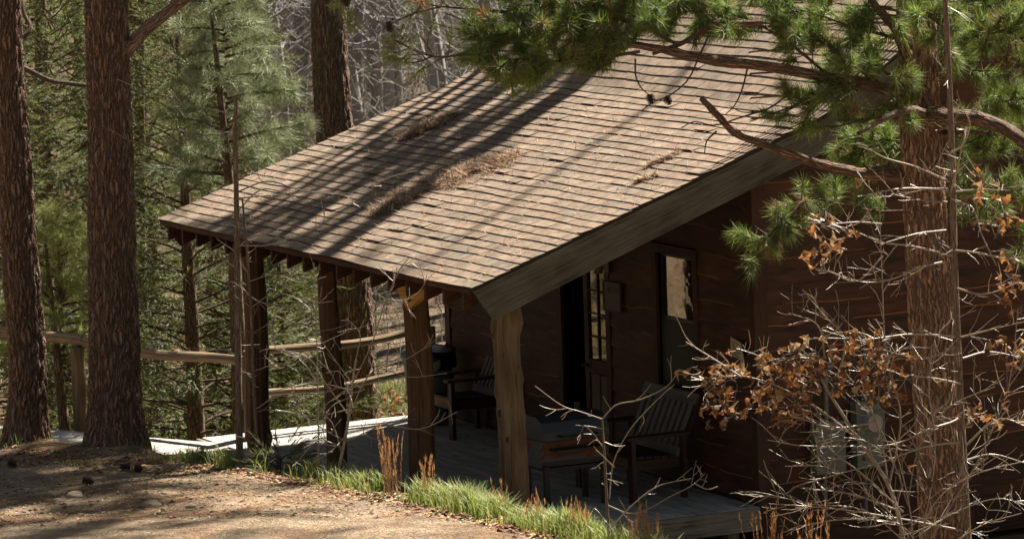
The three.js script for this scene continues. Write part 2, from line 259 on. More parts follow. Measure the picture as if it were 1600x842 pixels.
// ---------------------------------------------------------------- the cabin
const HE = 2.406, PA = 19.434 * DEG, PB = 33 * DEG, OX = 0.384, LX = 7.748, SB = 3.983, DW = 3.163, ZP = 0.545, LW = 6.889;
const XN = OX, XF = OX - LX;
const cabin = thing('cabin', 'brown board cabin with shingled porch roof sloping over a wooden deck', 'cabin');
const roofAt = (x, s, lift = 0) => {                            // point on the roof, s metres up the slope from the eave
  if (s <= SB) return V(x, HE + s * Math.sin(PA) + lift * Math.cos(PA), -s * Math.cos(PA) + lift * Math.sin(PA));
  const q = s - SB; return V(x, HE + SB * Math.sin(PA) + q * Math.sin(PB) + lift * Math.cos(PB), -SB * Math.cos(PA) - q * Math.cos(PB) + lift * Math.sin(PB));
};
const SMAIN = 3.4, ridgeP = roofAt(0, SB + SMAIN);
{
  // sheathing under the shingles
  const sheath = (name, s0, s1) => { const g = new GB(); for (const [l0, l1] of [[-0.03, -0.003]]) { const a = roofAt(XN - 0.01, s0, l0), b = roofAt(XF + 0.01, s0, l0), c = roofAt(XF + 0.01, s1, l0), d = roofAt(XN - 0.01, s1, l0), A = roofAt(XN - 0.01, s0, l1), B = roofAt(XF + 0.01, s0, l1), C = roofAt(XF + 0.01, s1, l1), D = roofAt(XN - 0.01, s1, l1); g.quad(b, a, d, c); g.quad(B, C, D, A); g.quad(a, b, B, A); g.quad(d, a, A, D); g.quad(b, c, C, B); g.quad(c, d, D, C); } return g.build(name, M.felt, cabin); };
  const porchRoof = sheath('porch_roof', 0.012, SB - 0.002), mainRoof = sheath('main_roof', SB + 0.002, SB + SMAIN);
  // shingle strips of three tabs, laid in courses
  const EXPO = 0.135, TAB = 0.305, R = rng(11), list = [];
  const courses = Math.floor((SB + SMAIN) / EXPO);
  const mat = std({ map: granule, bumpMap: granBump, bumpScale: 0.003, vertexColors: true, roughness: 0.95 });
  for (let k = 0; k < courses; k++) {
    const s0 = k * EXPO, off = ((k % 2) * 0.5 + (k % 6 > 2 ? 0.25 : 0)) * TAB * 1.0 + R() * 0.02, wob = (x) => 0.009 * Math.sin(x * 1.7 + k * 2.1) + 0.006 * Math.sin(x * 4.3 + k) + 0.012 * (fbm(x * 0.8, k * 0.3, 605, 2) - 0.5);
    for (let x0 = XF - 0.02 - off - TAB * 3 + (k % 3) * TAB; x0 < XN + 0.02; x0 += TAB * 3) {
      const g = new GB(); let any = false;
      for (let t = 0; t < 3; t++) {
        const a = Math.max(x0 + t * TAB + 0.003, XF - 0.015), b = Math.min(x0 + (t + 1) * TAB - 0.003, XN + 0.018 + 0.012 * Math.sin(k * 1.3)); if (b - a < 0.02) continue; any = true;
        const rr = R(), warm = R(); let col = mix3([0.295, 0.212, 0.154], [0.355, 0.26, 0.19], rr);
        if (rr < 0.12) col = mix3(col, [0.255, 0.205, 0.16], 0.6); if (warm > 0.88) col = mix3(col, [0.37, 0.245, 0.165], 0.6);
        const st = fbm((a + 20) * 0.9, s0 * 0.22, 601, 3); col = col.map((c) => c * (0.82 + 0.36 * st));
        g.color = col;
        const curl = 0.0015 + 0.004 * R() + (R() > 0.965 ? 0.009 : 0), th = 0.0055, ml = -0.006 + 0.009 * R();
        const sl = s0 + (k ? 0 : -0.012), bow = s0 < SB && s0 + EXPO + 0.03 > SB ? 0 : 0;
        const lo = (x, l) => roofAt(x, sl + wob(x) + ml, 0.004 + curl + l), hi = (x, l) => roofAt(x, s0 + EXPO + 0.02, 0.001 + l);
        const A = lo(a, 0), B = lo(b, 0), C = hi(b, 0), D = hi(a, 0), A2 = lo(a, th), B2 = lo(b, th), C2 = hi(b, th - 0.0045), D2 = hi(a, th - 0.0045);
        const uv = [[a, s0], [b, s0], [b, s0 + EXPO], [a, s0 + EXPO]].map(([q, r]) => [q + rr * 3, r + warm * 3]);
        g.quad(A2, B2, C2, D2, undefined, uv); const dk = col.map((c) => c * 0.6); g.quad(A, B, B2, A2, dk, uv); g.quad(B, C, C2, B2, dk, uv); g.quad(D, A, A2, D2, dk, uv);
      }
      if (!any) continue;
      const geo = g.geo(), c = V(); geo.computeBoundingBox(); geo.boundingBox.getCenter(c); const [px, py, w] = pix(c);
      const inside = px > 0 && px < 1600 && py > 0 && py < 842, size = geo.index.count / w;
      list.push({ geo, up: s0 >= SB - 0.06, score: inside ? (s0 < SB - 0.06 ? 1 : 0.6) * (1 / w) * (geo.index.count > 60 ? 1 : 0.5) : 0 });
    }
  }
  const order = [...list].sort((a, b) => b.score - a.score).slice(0, 290), keep = new Set(order);
  const rest = { false: [], true: [] };
  for (const q of list) if (keep.has(q)) mesh('shingle', q.geo, mat, q.up ? mainRoof : porchRoof); else rest[q.up].push(q.geo);
  if (rest.false.length) mesh('shingles', mergeGeometries(rest.false), mat, porchRoof).userData.kind = 'stuff';
  if (rest.true.length) mesh('shingles', mergeGeometries(rest.true), mat, mainRoof).userData.kind = 'stuff';
  // back slope, plain
  const zb = 2 * ridgeP.z - roofAt(0, SB).z, yb = roofAt(0, SB).y, g = new GB();
  g.quad(V(XF, yb - 0.02, zb), V(XF, ridgeP.y - 0.02, ridgeP.z), V(XN, ridgeP.y - 0.02, ridgeP.z), V(XN, yb - 0.02, zb)); g.quad(V(XN, yb - 0.05, zb), V(XN, ridgeP.y - 0.05, ridgeP.z), V(XF, ridgeP.y - 0.05, ridgeP.z), V(XF, yb - 0.05, zb));
  g.build('back_roof', std({ map: granule, color: rgb(0.3, 0.23, 0.17) }), cabin);
  // rake boards: near one weathered grey
  const rake = (x0, x1, mat, name, label) => {
    const sh = (s0, s1, pitch, cutA, cutB) => { const q = new GB(), top = -0.034, h = 0.31; const P = (x, s, l) => roofAt(x, s, l); const a0 = P(x0, s0 + 0.02, top), a1 = P(x1, s0 + 0.02, top), b0 = P(x0, s1, top), b1 = P(x1, s1, top), dn = V(0, -h, 0), e0 = a0.clone().add(V(0, -h * 0.9, -cutA)), e1 = a1.clone().add(V(0, -h * 0.9, -cutA)), f0 = b0.clone().add(dn), f1 = b1.clone().add(dn);
      const L = s1 - s0, uv = [[0, 0], [L, 0], [L, h], [0, h]]; q.quad(e1, f1, b1, a1, undefined, uv); q.quad(f0, e0, a0, b0, undefined, uv); q.quad(a0, a1, b1, b0); q.quad(e0, f0, f1, e1); q.quad(a1, a0, e0, e1); q.quad(f1, f0, b0, b1); return q; };
    sh(0, SB, PA, 0.2).build(name, mat, cabin, label); sh(SB - 0.02, SB + SMAIN, PB, 0.0).build(name, mat, cabin, label);
  };
  rake(XN - 0.045, XN - 0.005, M.rake, 'rake_board', 'weathered grey board along the roof edge'); rake(XF + 0.005, XF + 0.045, M.rafter, 'rake_board');
  // rafters with plumb-cut tails
  for (let x = XF + 0.16; x < XN - 0.1; x += 0.4064) {
    const q = new GB(), h = 0.2, w = 0.022, l = -0.034, s0 = 0.035, s1 = SB - 0.25;
    const a0 = roofAt(x - w, s0, l), a1 = roofAt(x + w, s0, l), b0 = roofAt(x - w, s1, l), b1 = roofAt(x + w, s1, l), d = V(0, -h, 0), c0 = a0.clone().add(d), c1 = a1.clone().add(d), e0 = b0.clone().add(d), e1 = b1.clone().add(d);
    q.quad(c0, c1, a1, a0); q.quad(c1, e1, b1, a1, undefined, [[0, 0], [3.7, 0], [3.7, h], [0, h]]); q.quad(e0, c0, a0, b0, undefined, [[0, 0], [3.7, 0], [3.7, h], [0, h]]); q.quad(c0, e0, e1, c1); q.quad(a0, a1, b1, b0); q.quad(e1, e0, b0, b1);
    q.build('rafter', M.rafter, cabin);
  }
  // eave fascia strip just under the shingles, beam
  new GB().box(XF + 0.02, XN - 0.05, HE - 0.06, HE - 0.012, -0.03, -0.008).build('fascia', M.rafter, cabin);
  new GB().box(XF + 0.35, XN - 0.2, 2.19, 2.345, -ZP - 0.08, -ZP + 0.08).build('beam', M.rafter, cabin);
}
const KNOT = new THREE.SphereGeometry(1, 10, 8); KNOT.scale(0.8, 1.1, 0.35);
// porch posts: tree trunks, each with its own width and knots
{
  const post = (px, r, mat, label, knots, lean, seed) => {
    const R = rng(seed), pts = [], rad = [], N = 46, ks = []; for (let i = 0; i < knots; i++) ks.push([R() * 6.28 - 3.14, R() * 2.1, 0.02 + R() * 0.03, 0.045 + R() * 0.03]);
    for (let i = 0; i <= N; i++) { const t = i / N; pts.push(V(px + lean[0] * (1 - t) + 0.015 * Math.sin(t * 5 + seed), lerp(-0.55, 2.19, t), -ZP + lean[1] * (1 - t) + 0.015 * Math.sin(t * 7 + seed * 2))); rad.push(r * (1.05 - 0.1 * t)); }
    new GB().tube(pts, rad, 40, { caps: true, r0: r, tile: 0.6, along: true, disp: (a, len) => { let q = 0.012 * (vn3(Math.cos(a) * 2.2 + 9, Math.sin(a) * 2.2 + 9, len * 1.4, seed) - 0.5) + 0.014 * (vn3(Math.cos(a) * 5 + 9, Math.sin(a) * 5 + 9, len * 0.9, seed + 5) - 0.5); for (const [ka, kl, kh, kr] of ks) { const da = Math.atan2(Math.sin(a - ka), Math.cos(a - ka)) * r, dl = len - kl - 0.6; const q2 = Math.hypot(da, dl) / kr; if (q2 < 2) q += kh * Math.exp(-q2 * q2) - 0.6 * kh * Math.exp(-q2 * q2 * 9); } return q; } }).build('post', mat, cabin, label, true);
    const po = cabin.children[cabin.children.length - 1]; for (const [ka, kl, kh, kr] of ks) { const y = -0.55 + kl + 0.6, t = (y + 0.55) / 2.74; if (y > 2.1) continue; const i = Math.round(t * N), T = pts[i], N2 = V(1, 0, 0), B = V(0, 0, -1), d = N2.clone().multiplyScalar(Math.cos(ka)).addScaledVector(B, Math.sin(ka)), m = mesh('knot', KNOT, M.felt, po); m.position.copy(T).addScaledVector(d, rad[i] + kh * 0.28); m.lookAt(m.position.clone().add(d)); m.scale.setScalar(kr * 0.5); }
  };
  post(-6.10, 0.125, M.post, 'reddish peeled post', 2, [0.05, 0], 3); post(-4.12, 0.10, M.post, undefined, 2, [0.05, -0.02], 4); post(-2.0, 0.128, M.post, undefined, 1, [0.04, 0], 6);
  post(0.0, 0.132, M.peel, 'knotty pale log post at the corner', 16, [0.03, 0], 7);
  // yellow gusset at the top of the third post
  const g = new GB(), z = -ZP + 0.15, P = [[617, 446], [662, 452], [654, 470], [636, 485]].map(([u, v]) => onZ(u, v, z)), B = P.map((q) => q.clone().add(V(0, 0, -0.045)));
  g.quad(P[3], P[2], P[1], P[0]); g.quad(B[0], B[1], B[2], B[3]); for (let i = 0; i < 4; i++) { const j = (i + 1) % 4; g.quad(P[i], P[j], B[j], B[i]); }
  const br = g.build('bracket', M.yellow, cabin, 'yellow three-cornered wooden bracket');
  const c = onZ(637, 458, z + 0.012); new GB().box(-0.02, 0.02, -0.085, 0.06, -0.02, 0.004, new THREE.Matrix4().makeTranslation(c.x, c.y, c.z).multiply(new THREE.Matrix4().makeRotationZ(0.25))).build('knot', M.post, br);
}
// porch wall and gable wall of lapped, wavy-edged boards
const WIN = { x0: -1.95, x1: -1.2, y0: 0.92, y1: 2.28 }, DOOR = { x0: -4.06, x1: -3.06, y0: 0, y1: 2.12 };
{
  const zin = -DW - 0.03, top = roofAt(0, DW / Math.cos(PA)).y - 0.05, zback = 2 * ridgeP.z - roofAt(0, SB).z + 0.5;
  const boards = (parent, M4, len, y0, y1, holes, seed, topAt) => {
    const R = rng(seed); let y = y0, row = 0;
    while (y < y1) {
      const h = 0.19 + R() * 0.07; let spans = [[0, len]];
      for (const q of holes) if (q.y0 < y + h - 0.02 && q.y1 > y + 0.02) spans = spans.flatMap(([a, b]) => [[a, Math.min(b, q.x0)], [Math.max(a, q.x1), b]]).filter(([a, b]) => b - a > 0.04);
      spans = spans.flatMap(([a, b]) => { if (b - a < 3.5) return [[a, b]]; const c = a + (b - a) * (0.35 + 0.3 * R()); return [[a, c - 0.002], [c + 0.002, b]]; });
      for (const [a, b] of spans) {
        const g = new GB(), n = Math.max(3, Math.round((b - a) / 0.07)), sd = R() * 100, uo = R() * 5, wo = R() * 5, tn = 0.75 + 0.5 * R(), rows = [];
        const hcap = (x) => topAt ? Math.min(h + 0.03, topAt(x) - y) : h + 0.03;
        for (let i = 0; i <= n; i++) {
          const x = lerp(a, b, i / n), w = 0.03 * (fbm(x * 1.6 + sd, row, 701, 3) - 0.5) * 2 + 0.012 * (fbm(x * 7 + sd, row, 702, 2) - 0.5), hh = Math.max(0.001, hcap(x));
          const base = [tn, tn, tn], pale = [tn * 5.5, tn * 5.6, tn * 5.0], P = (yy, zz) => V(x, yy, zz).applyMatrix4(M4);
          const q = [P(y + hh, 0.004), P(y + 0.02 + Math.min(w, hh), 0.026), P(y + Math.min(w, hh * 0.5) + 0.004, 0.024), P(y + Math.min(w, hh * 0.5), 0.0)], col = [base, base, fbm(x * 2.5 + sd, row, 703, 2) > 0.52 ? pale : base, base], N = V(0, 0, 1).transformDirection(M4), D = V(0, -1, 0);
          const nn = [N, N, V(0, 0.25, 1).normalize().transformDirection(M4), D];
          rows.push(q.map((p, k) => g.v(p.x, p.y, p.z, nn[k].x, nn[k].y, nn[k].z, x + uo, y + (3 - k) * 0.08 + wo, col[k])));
          if (i) for (let k = 0; k < 3; k++) g.i.push(rows[i - 1][k], rows[i - 1][k + 1], rows[i][k + 1], rows[i - 1][k], rows[i][k + 1], rows[i][k]);
        }
        const ends = (r, s) => { const c = r.map((q) => V(g.p[q * 3], g.p[q * 3 + 1], g.p[q * 3 + 2])); s ? g.quad(c[0], c[1], c[2], c[3], [tn, tn, tn]) : g.quad(c[3], c[2], c[1], c[0], [tn, tn, tn]); };
        ends(rows[0], 0); ends(rows[n], 1);
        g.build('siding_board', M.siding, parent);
      }
      y += h; row++;
    }
  };
  // porch wall, with holes for door and window
  const w = new GB(), zb = zin - 0.12;
  for (const [a, b, c, d] of [[-LW, DOOR.x0, -0.55, top], [DOOR.x1, WIN.x0, -0.55, top], [WIN.x1, 0, -0.55, top], [DOOR.x0, DOOR.x1, DOOR.y1, top], [WIN.x0, WIN.x1, -0.55, WIN.y0], [WIN.x0, WIN.x1, WIN.y1, top], [DOOR.x0, DOOR.x1, -0.55, -0.02]]) w.box(a, b, c, d, zb, zin);
  const wall = w.build('porch_wall', M.trim, cabin);
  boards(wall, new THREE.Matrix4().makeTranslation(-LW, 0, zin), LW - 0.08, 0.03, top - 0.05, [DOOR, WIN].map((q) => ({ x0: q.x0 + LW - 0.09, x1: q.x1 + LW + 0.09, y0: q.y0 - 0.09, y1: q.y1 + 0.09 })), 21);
  // gable wall
  const gy = (z) => { const q = z > ridgeP.z ? z : 2 * ridgeP.z - z, s = q > -SB * Math.cos(PA) ? -q / Math.cos(PA) : SB + (-q - SB * Math.cos(PA)) / Math.cos(PB); return roofAt(0, s).y - 0.06; };
  const gw = new GB();
  { const zs = [zb - 0.002, -3.76, ridgeP.z, zback]; for (let i = 0; i < 3; i++) { const a = zs[i], b = zs[i + 1]; gw.quad(V(-0.03, -0.55, a), V(-0.03, -0.55, b), V(-0.03, gy(b), b), V(-0.03, gy(a), a)); gw.quad(V(-0.15, -0.55, b), V(-0.15, -0.55, a), V(-0.15, gy(a), a), V(-0.15, gy(b), b)); } }
  const gable = gw.build('gable_wall', M.trim, cabin);
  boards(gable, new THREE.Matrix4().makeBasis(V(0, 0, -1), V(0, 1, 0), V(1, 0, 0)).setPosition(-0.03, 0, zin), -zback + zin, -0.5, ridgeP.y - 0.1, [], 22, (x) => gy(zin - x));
  // far and back walls, inside floor and ceiling: closed box
  const o = new GB(); { const zs = [zb, -3.76, ridgeP.z, zback]; for (let i = 0; i < 3; i++) { const a = zs[i], b = zs[i + 1]; o.quad(V(-LW, -0.55, b), V(-LW, -0.55, a), V(-LW, gy(a), a), V(-LW, gy(b), b)); o.quad(V(-LW + 0.12, -0.55, a), V(-LW + 0.12, -0.55, b), V(-LW + 0.12, gy(b), b), V(-LW + 0.12, gy(a), a)); } o.box(-LW, -0.03, -0.55, gy(zback), zback - 0.12, zback); }
  o.build('back_wall', M.trim, cabin);
  new GB().box(-LW + 0.12, -0.15, -0.1, -0.02, zback, zb - 0.004).build('inside_floor', M.trim, cabin);
  // corner boards and a band under the porch roof
  new GB().box(-0.085, 0.022, -0.5, gy(zin), zin - 0.06, zin + 0.036).build('corner_board', M.trim, cabin);
  new GB().box(-LW - 0.02, -LW + 0.1, 0, top, zin - 0.06, zin + 0.034).build('corner_board', M.siding, cabin);
  // window: double hung, lower half behind a screen
  const win = new GB(); const { x0, x1, y0, y1 } = WIN; for (const b of [[x0 - 0.09, x0, y0 - 0.09, y1 + 0.09], [x1, x1 + 0.09, y0 - 0.09, y1 + 0.09], [x0, x1, y1, y1 + 0.09], [x0 - 0.0, x1, y0 - 0.09, y0]]) win.box(...b, zin - 0.1, zin + 0.035);
  const window_ = win.build('window', M.trim, cabin, 'double hung window with a screen over its lower half');
  const mid = 1.615, sash = (a, b, z, nm) => { const s = new GB(), t = 0.035; for (const q of [[x0, x0 + t, a, b], [x1 - t, x1, a, b], [x0 + t, x1 - t, b - t, b], [x0 + t, x1 - t, a, a + t]]) s.box(...q, z - 0.03, z); return s.build('sash', M.iron, window_); };
  const wavy = tex(128, 128, (u, v) => { const q = fbm(u * 3, v * 5, 801, 3, 3, 5); return [q, q, q]; }, false, 0.7, 0.7);
  const pg = M.glass.clone(); pg.bumpMap = wavy; pg.bumpScale = 0.0025;
  sash(mid, y1, zin - 0.02); new GB().box(x0 + 0.03, x1 - 0.03, mid + 0.03, y1 - 0.03, zin - 0.04, zin - 0.03).build('pane', pg, window_);
  sash(y0, mid + 0.02, zin - 0.055); new GB().box(x0 + 0.03, x1 - 0.03, y0 + 0.03, mid, zin - 0.075, zin - 0.068).build('pane', M.glass, window_);
  new GB().box(x0 + 0.004, x1 - 0.004, y0 + 0.002, mid - 0.004, zin - 0.018, zin - 0.014).build('screen', std({ color: rgb(0.03, 0.034, 0.022), roughness: 0.7 }), window_, 'dull green insect screen');
  // door: dark opening and a glazed leaf with panels
  const df = new GB(); for (const b of [[DOOR.x0 - 0.09, DOOR.x0, 0, DOOR.y1 + 0.09], [DOOR.x1, DOOR.x1 + 0.09, 0, DOOR.y1 + 0.09], [DOOR.x0, DOOR.x1, DOOR.y1, DOOR.y1 + 0.09]]) df.box(...b, zin - 0.11, zin + 0.034);
  df.build('door_frame', M.trim, cabin);
  const dl = new GB(), dx0 = -3.66, dx1 = DOOR.x1, zd = zin - 0.03, ly0 = 1.02, ly1 = 1.98;
  for (const b of [[dx0, dx0 + 0.09, 0, DOOR.y1], [dx1 - 0.09, dx1, 0, DOOR.y1], [dx0 + 0.09, dx1 - 0.09, ly1, DOOR.y1], [dx0 + 0.09, dx1 - 0.09, 0.88, ly0], [dx0 + 0.09, dx1 - 0.09, 0, 0.12]]) dl.box(...b, zd - 0.045, zd);
  const door = dl.build('door', M.trim, cabin, 'brown door leaf with small panes over tall panels');
  for (let i = 0; i < 2; i++) { const a = dx0 + 0.09 + i * 0.21, b = a + 0.21; new GB().box(a + 0.012, b - 0.012, 0.132, 0.868, zd - 0.035, zd - 0.014).build('panel', std({ map: greyWood, color: rgb(0.75, 0.6, 0.4) }), door); for (let j = 0; j < 4; j++) { const c = ly0 + j * (ly1 - ly0) / 4, d = c + (ly1 - ly0) / 4; new GB().box(a + 0.008, b - 0.008, c + 0.008, d - 0.008, zd - 0.03, zd - 0.022).build('pane', pg, door); } }
  const mu = new GB(); mu.box(dx0 + 0.293, dx0 + 0.307, ly0, ly1, zd - 0.032, zd - 0.006); for (let j = 1; j < 4; j++) mu.box(dx0 + 0.09, dx1 - 0.09, ly0 + j * 0.24 - 0.007, ly0 + j * 0.24 + 0.007, zd - 0.03, zd - 0.008); mu.build('muntin', M.trim, door);
  const knob = new GB(); knob.tube([V(dx0 + 0.05, 0.95, zd), V(dx0 + 0.05, 0.95, zd + 0.03), V(dx0 + 0.05, 0.95, zd + 0.04), V(dx0 + 0.05, 0.95, zd + 0.06), V(dx0 + 0.05, 0.95, zd + 0.065)], [0.012, 0.012, 0.028, 0.026, 0.004], 12); knob.build('knob', std({ color: rgb(0.35, 0.26, 0.12), metalness: 1, roughness: 0.4 }), door);
}
// deck of boards laid along the house, with joists and skirt
{
  const d = new GB(), z0 = -DW, z1 = -0.32, x0 = -7.25, x1 = 0.02;
  for (let x = x0 + 0.03; x < x1; x += 0.6) d.box(x, x + 0.04, -0.22, -0.034, z0, z1 - 0.04);
  const deck = d.build('deck', M.greyWood, cabin, 'weathered grey board deck'), R = rng(31), w = 0.1405, n = Math.floor((z1 - z0) / w);
  for (let i = 0; i < n; i++) { const a = z0 + i * w + 0.003, b = a + w - 0.006, cut = -5.4 + 3.6 * ((i * 0.37) % 1); for (const [p, q] of [[x0, cut - 0.002], [cut + 0.002, x1]]) { const g = new GB(), t = 0.82 + 0.3 * R(); g.color = [t, t * (0.98 + 0.03 * R()), t * (0.97 + 0.05 * R())]; const dy = 0.003 * (R() - 0.5); g.box(p, q, -0.032, dy, a, b, null, R() * 5, R() * 5); g.build('deck_board', M.deck, deck); } }
  new GB().box(x1, x1 + 0.038, -0.22, -0.006, z0 + 0.02, z1).build('skirt_board', M.greyWood, cabin); new GB().box(x0, x1, -0.22, -0.006, z1 + 0.0, z1 + 0.038).build('skirt_board', M.greyWood, cabin);
  for (const [x, z] of [[-0.1, -0.5], [-0.1, -2.9], [-2.5, -0.5], [-5, -0.5], [-7.1, -0.5], [-7.1, -2.9]]) new GB().box(x - 0.06, x + 0.06, -0.95, -0.22, z - 0.06, z + 0.06).build('footing', M.greyWood, cabin);
}
// ---------------------------------------------------------------- trees and shrubs
const rdir = (R) => { const z = R() * 2 - 1, a = R() * 6.2832, q = Math.sqrt(1 - z * z); return V(q * Math.cos(a), z, q * Math.sin(a)); };
function tuft(g, p, d, len, n, R, cols, wid = 0.0042, spread = 1) {          // needles spraying forward from a shoot
  const side = Math.abs(d.y) > 0.9 ? V(1, 0, 0) : V(0, 1, 0), a = V().crossVectors(d, side).normalize(), b = V().crossVectors(d, a);
  for (let i = 0; i < n; i++) {
    const th = (0.15 + 1.15 * R() ** 0.8) * spread, ph = R() * 6.2832, L = len * (0.65 + 0.5 * R()), st = (R() - 0.75) * len * 0.9, c = cols[R() * cols.length | 0], m = 0.7 + 0.6 * R();
    const ct = Math.cos(th), sn = Math.sin(th), q = V().addScaledVector(d, ct).addScaledVector(a, sn * Math.cos(ph)).addScaledVector(b, sn * Math.sin(ph)); q.y -= 0.12; q.normalize();
    const w = V().crossVectors(q, rdir(R)).normalize().multiplyScalar(wid * 0.5), o = p.clone().addScaledVector(d, st), e = o.clone().addScaledVector(q, L); e.y -= L * 0.06;
    g.tri(o.clone().add(w), o.clone().sub(w), e, null, [c[0] * m, c[1] * m, c[2] * m]);
  }
}
function wander(p, d, len, n, R, bend = 0.25, lift = 0) { const o = [p.clone()], q = d.clone().normalize(), c = p.clone(); for (let i = 0; i < n; i++) { q.addScaledVector(rdir(R), bend); q.y += lift; q.normalize(); c.addScaledVector(q, len / n); o.push(c.clone()); } return o; }
const taper = (a, b) => (t) => lerp(a, b, t ** 0.9);
const PINE = [[0.17, 0.26, 0.04], [0.22, 0.31, 0.055], [0.11, 0.18, 0.035], [0.28, 0.34, 0.08]];
const PINE_WARM = [[0.20, 0.25, 0.06], [0.15, 0.20, 0.05], [0.26, 0.30, 0.10]];
const SILVER = [[0.28, 0.34, 0.17], [0.36, 0.42, 0.23], [0.17, 0.22, 0.10], [0.46, 0.50, 0.30]];
const CEDAR = [[0.085, 0.12, 0.03], [0.13, 0.155, 0.035], [0.055, 0.085, 0.024], [0.17, 0.19, 0.05], [0.13, 0.10, 0.045]];
function pineBough(gw, gn, pts, r0, R, o = {}) {                              // limb with side shoots that end in needle tufts
  const c = curve(pts, o.seg || 14), n = c.length; gw.tube(c, taper(r0, r0 * 0.25), o.sides || 7, { r0: Math.max(r0, 0.12), tile: 0.75 });
  const N = o.shoots ?? 14;
  for (let i = 0; i < N; i++) {
    const t = lerp(o.from ?? 0.25, 1, R()), k = Math.min(n - 2, Math.floor(t * (n - 1))), T = V().subVectors(c[k + 1], c[k]).normalize(), d = rdir(R).multiplyScalar(0.9).add(T.clone().multiplyScalar(0.8)); d.y += 0.1; d.normalize();
    const L = (o.len || 0.5) * (0.5 + 0.8 * R()), s = wander(c[k], d, L, 4, R, 0.3, 0.05); gw.tube(s, taper(r0 * 0.3, 0.004), 4, { r0: 0.12 });
    for (let j = 0; j < (o.tufts || 3); j++) { const q = Math.min(3, 2 + j % 3), D = V().subVectors(s[q + 1 > 4 ? 4 : q + 1], s[q]).normalize().addScaledVector(rdir(R), j ? 0.6 : 0.15).normalize(), P = s[j ? Math.min(4, 2 + (R() * 3 | 0)) : 4].clone().addScaledVector(D, 0.03); const mm = R() < 0.06 ? [[0.26, 0.13, 0.05], [0.32, 0.19, 0.08]] : (o.cols || PINE).map((c) => { const k = 0.55 + 0.8 * ((i * 7919 + j * 31) % 97) / 97; return c.map((x) => x * k); }); tuft(gn, P, D, o.nl || 0.12, o.nn || 60, R, mm, o.wid); }
  }
}
function trunkGeo(g, pts, radii, seg, seed, amp = 0.02) {                     // furrowed bark that is really raised
  const r0 = radii[0], wide = Math.max(1, Math.round(2 * Math.PI * r0 / 0.75)) * 0.75;
  g.tube(pts, radii, seg, { r0, tile: 0.75, disp: (a, len, i, r) => { const u = a / 6.28319 * wide / 0.75, f = barkField(md(u, 1), md(len / 1.5, 1)); return amp * (f[0] * (0.7 + 0.3 * f[1]) - 0.6) * Math.min(1, r / 0.12) + 0.05 * r * (vn3(Math.cos(a) + 7, Math.sin(a) + 7, len * 0.8, seed) - 0.5) * 2; } });
}
function pine(label, px, o) {                                                 // px: pixels of the stem from its foot upward, at one depth
  const R = rng(o.seed), foot = o.foot, grp = thing('pine_tree', label, 'tree', [foot.x, foot.y, foot.z], 0, o.group), L = (q) => q.clone().sub(foot);
  const path = [foot.clone().add(V(0, -0.4, 0)), foot.clone(), ...px], top = px[px.length - 1], H = o.height || 14;
  const dir = V().subVectors(px[px.length - 1], px[0]).normalize(); dir.lerp(V(0, 1, 0), 0.6).normalize();
  const low = curve(path, Math.round((top.y - foot.y) / 0.03)).map(L), rl = low.map((q) => { const h = Math.max(0, q.y); return o.r * (1 - 0.75 * h / H) * (1 + (o.flare ?? 0.25) * Math.exp(-h / 0.25)); });
  const g = new GB(); trunkGeo(g, low, rl, o.segs || 84, o.seed, o.amp); const hi = []; const t0 = L(top); for (let i = 0; i <= 10; i++) hi.push(t0.clone().addScaledVector(dir, (H - t0.y) * i / 10)); g.tube(hi, hi.map((q) => Math.max(0.02, rl[rl.length - 1] * (1 - i0(q.y, t0.y, H)))), 14, { r0: o.r, tile: 0.75, v0: t0.y + 0.4 });
  g.build('trunk', o.mat || M.bark, grp, o.trunkLabel, true);
  if (o.stubs) for (const [h, az, len, r] of o.stubs) { const k = low.findIndex((q) => q.y > h), b = new GB(), d = V(Math.cos(az), 0.3, Math.sin(az)); b.tube(wander(low[k], d, len, 4, R, 0.12), taper(r, r * 0.7), 8, { r0: 0.12, caps: true }); b.build('branch_stub', M.limb, grp); }
  if (o.crown !== false) {
    const gw = new GB(), gn = new GB();
    for (let i = 0; i < (o.limbs || 26); i++) { const h = lerp(o.crownBase || 7, H - 0.3, i / (o.limbs || 26)), P = h < t0.y ? low[low.findIndex((q) => q.y > h)] : t0.clone().addScaledVector(dir, h - t0.y), a = i * 2.4 + R(), len = (o.spread || 2.6) * (1.15 - (h - (o.crownBase || 7)) / (H - (o.crownBase || 7))) * (0.7 + 0.5 * R()), d = V(Math.cos(a), 0.15, Math.sin(a)); pineBough(gw, gn, wander(P, d, len, 4, R, 0.2, 0.03), 0.035, R, { seg: 8, sides: 5, shoots: o.shoots || 9, tufts: 3, nn: o.nn || 16, nl: 0.2, wid: o.wid || 0.014, len: 0.8, from: 0.2, cols: o.cols }); }
    const cr = gn.build('crown', M.needle, grp); gw.build('limbs', M.limb, cr);
  }
  return { grp, L, R };
}
const i0 = (y, a, b) => clamp((y - a) / (b - a)) * 0.85;
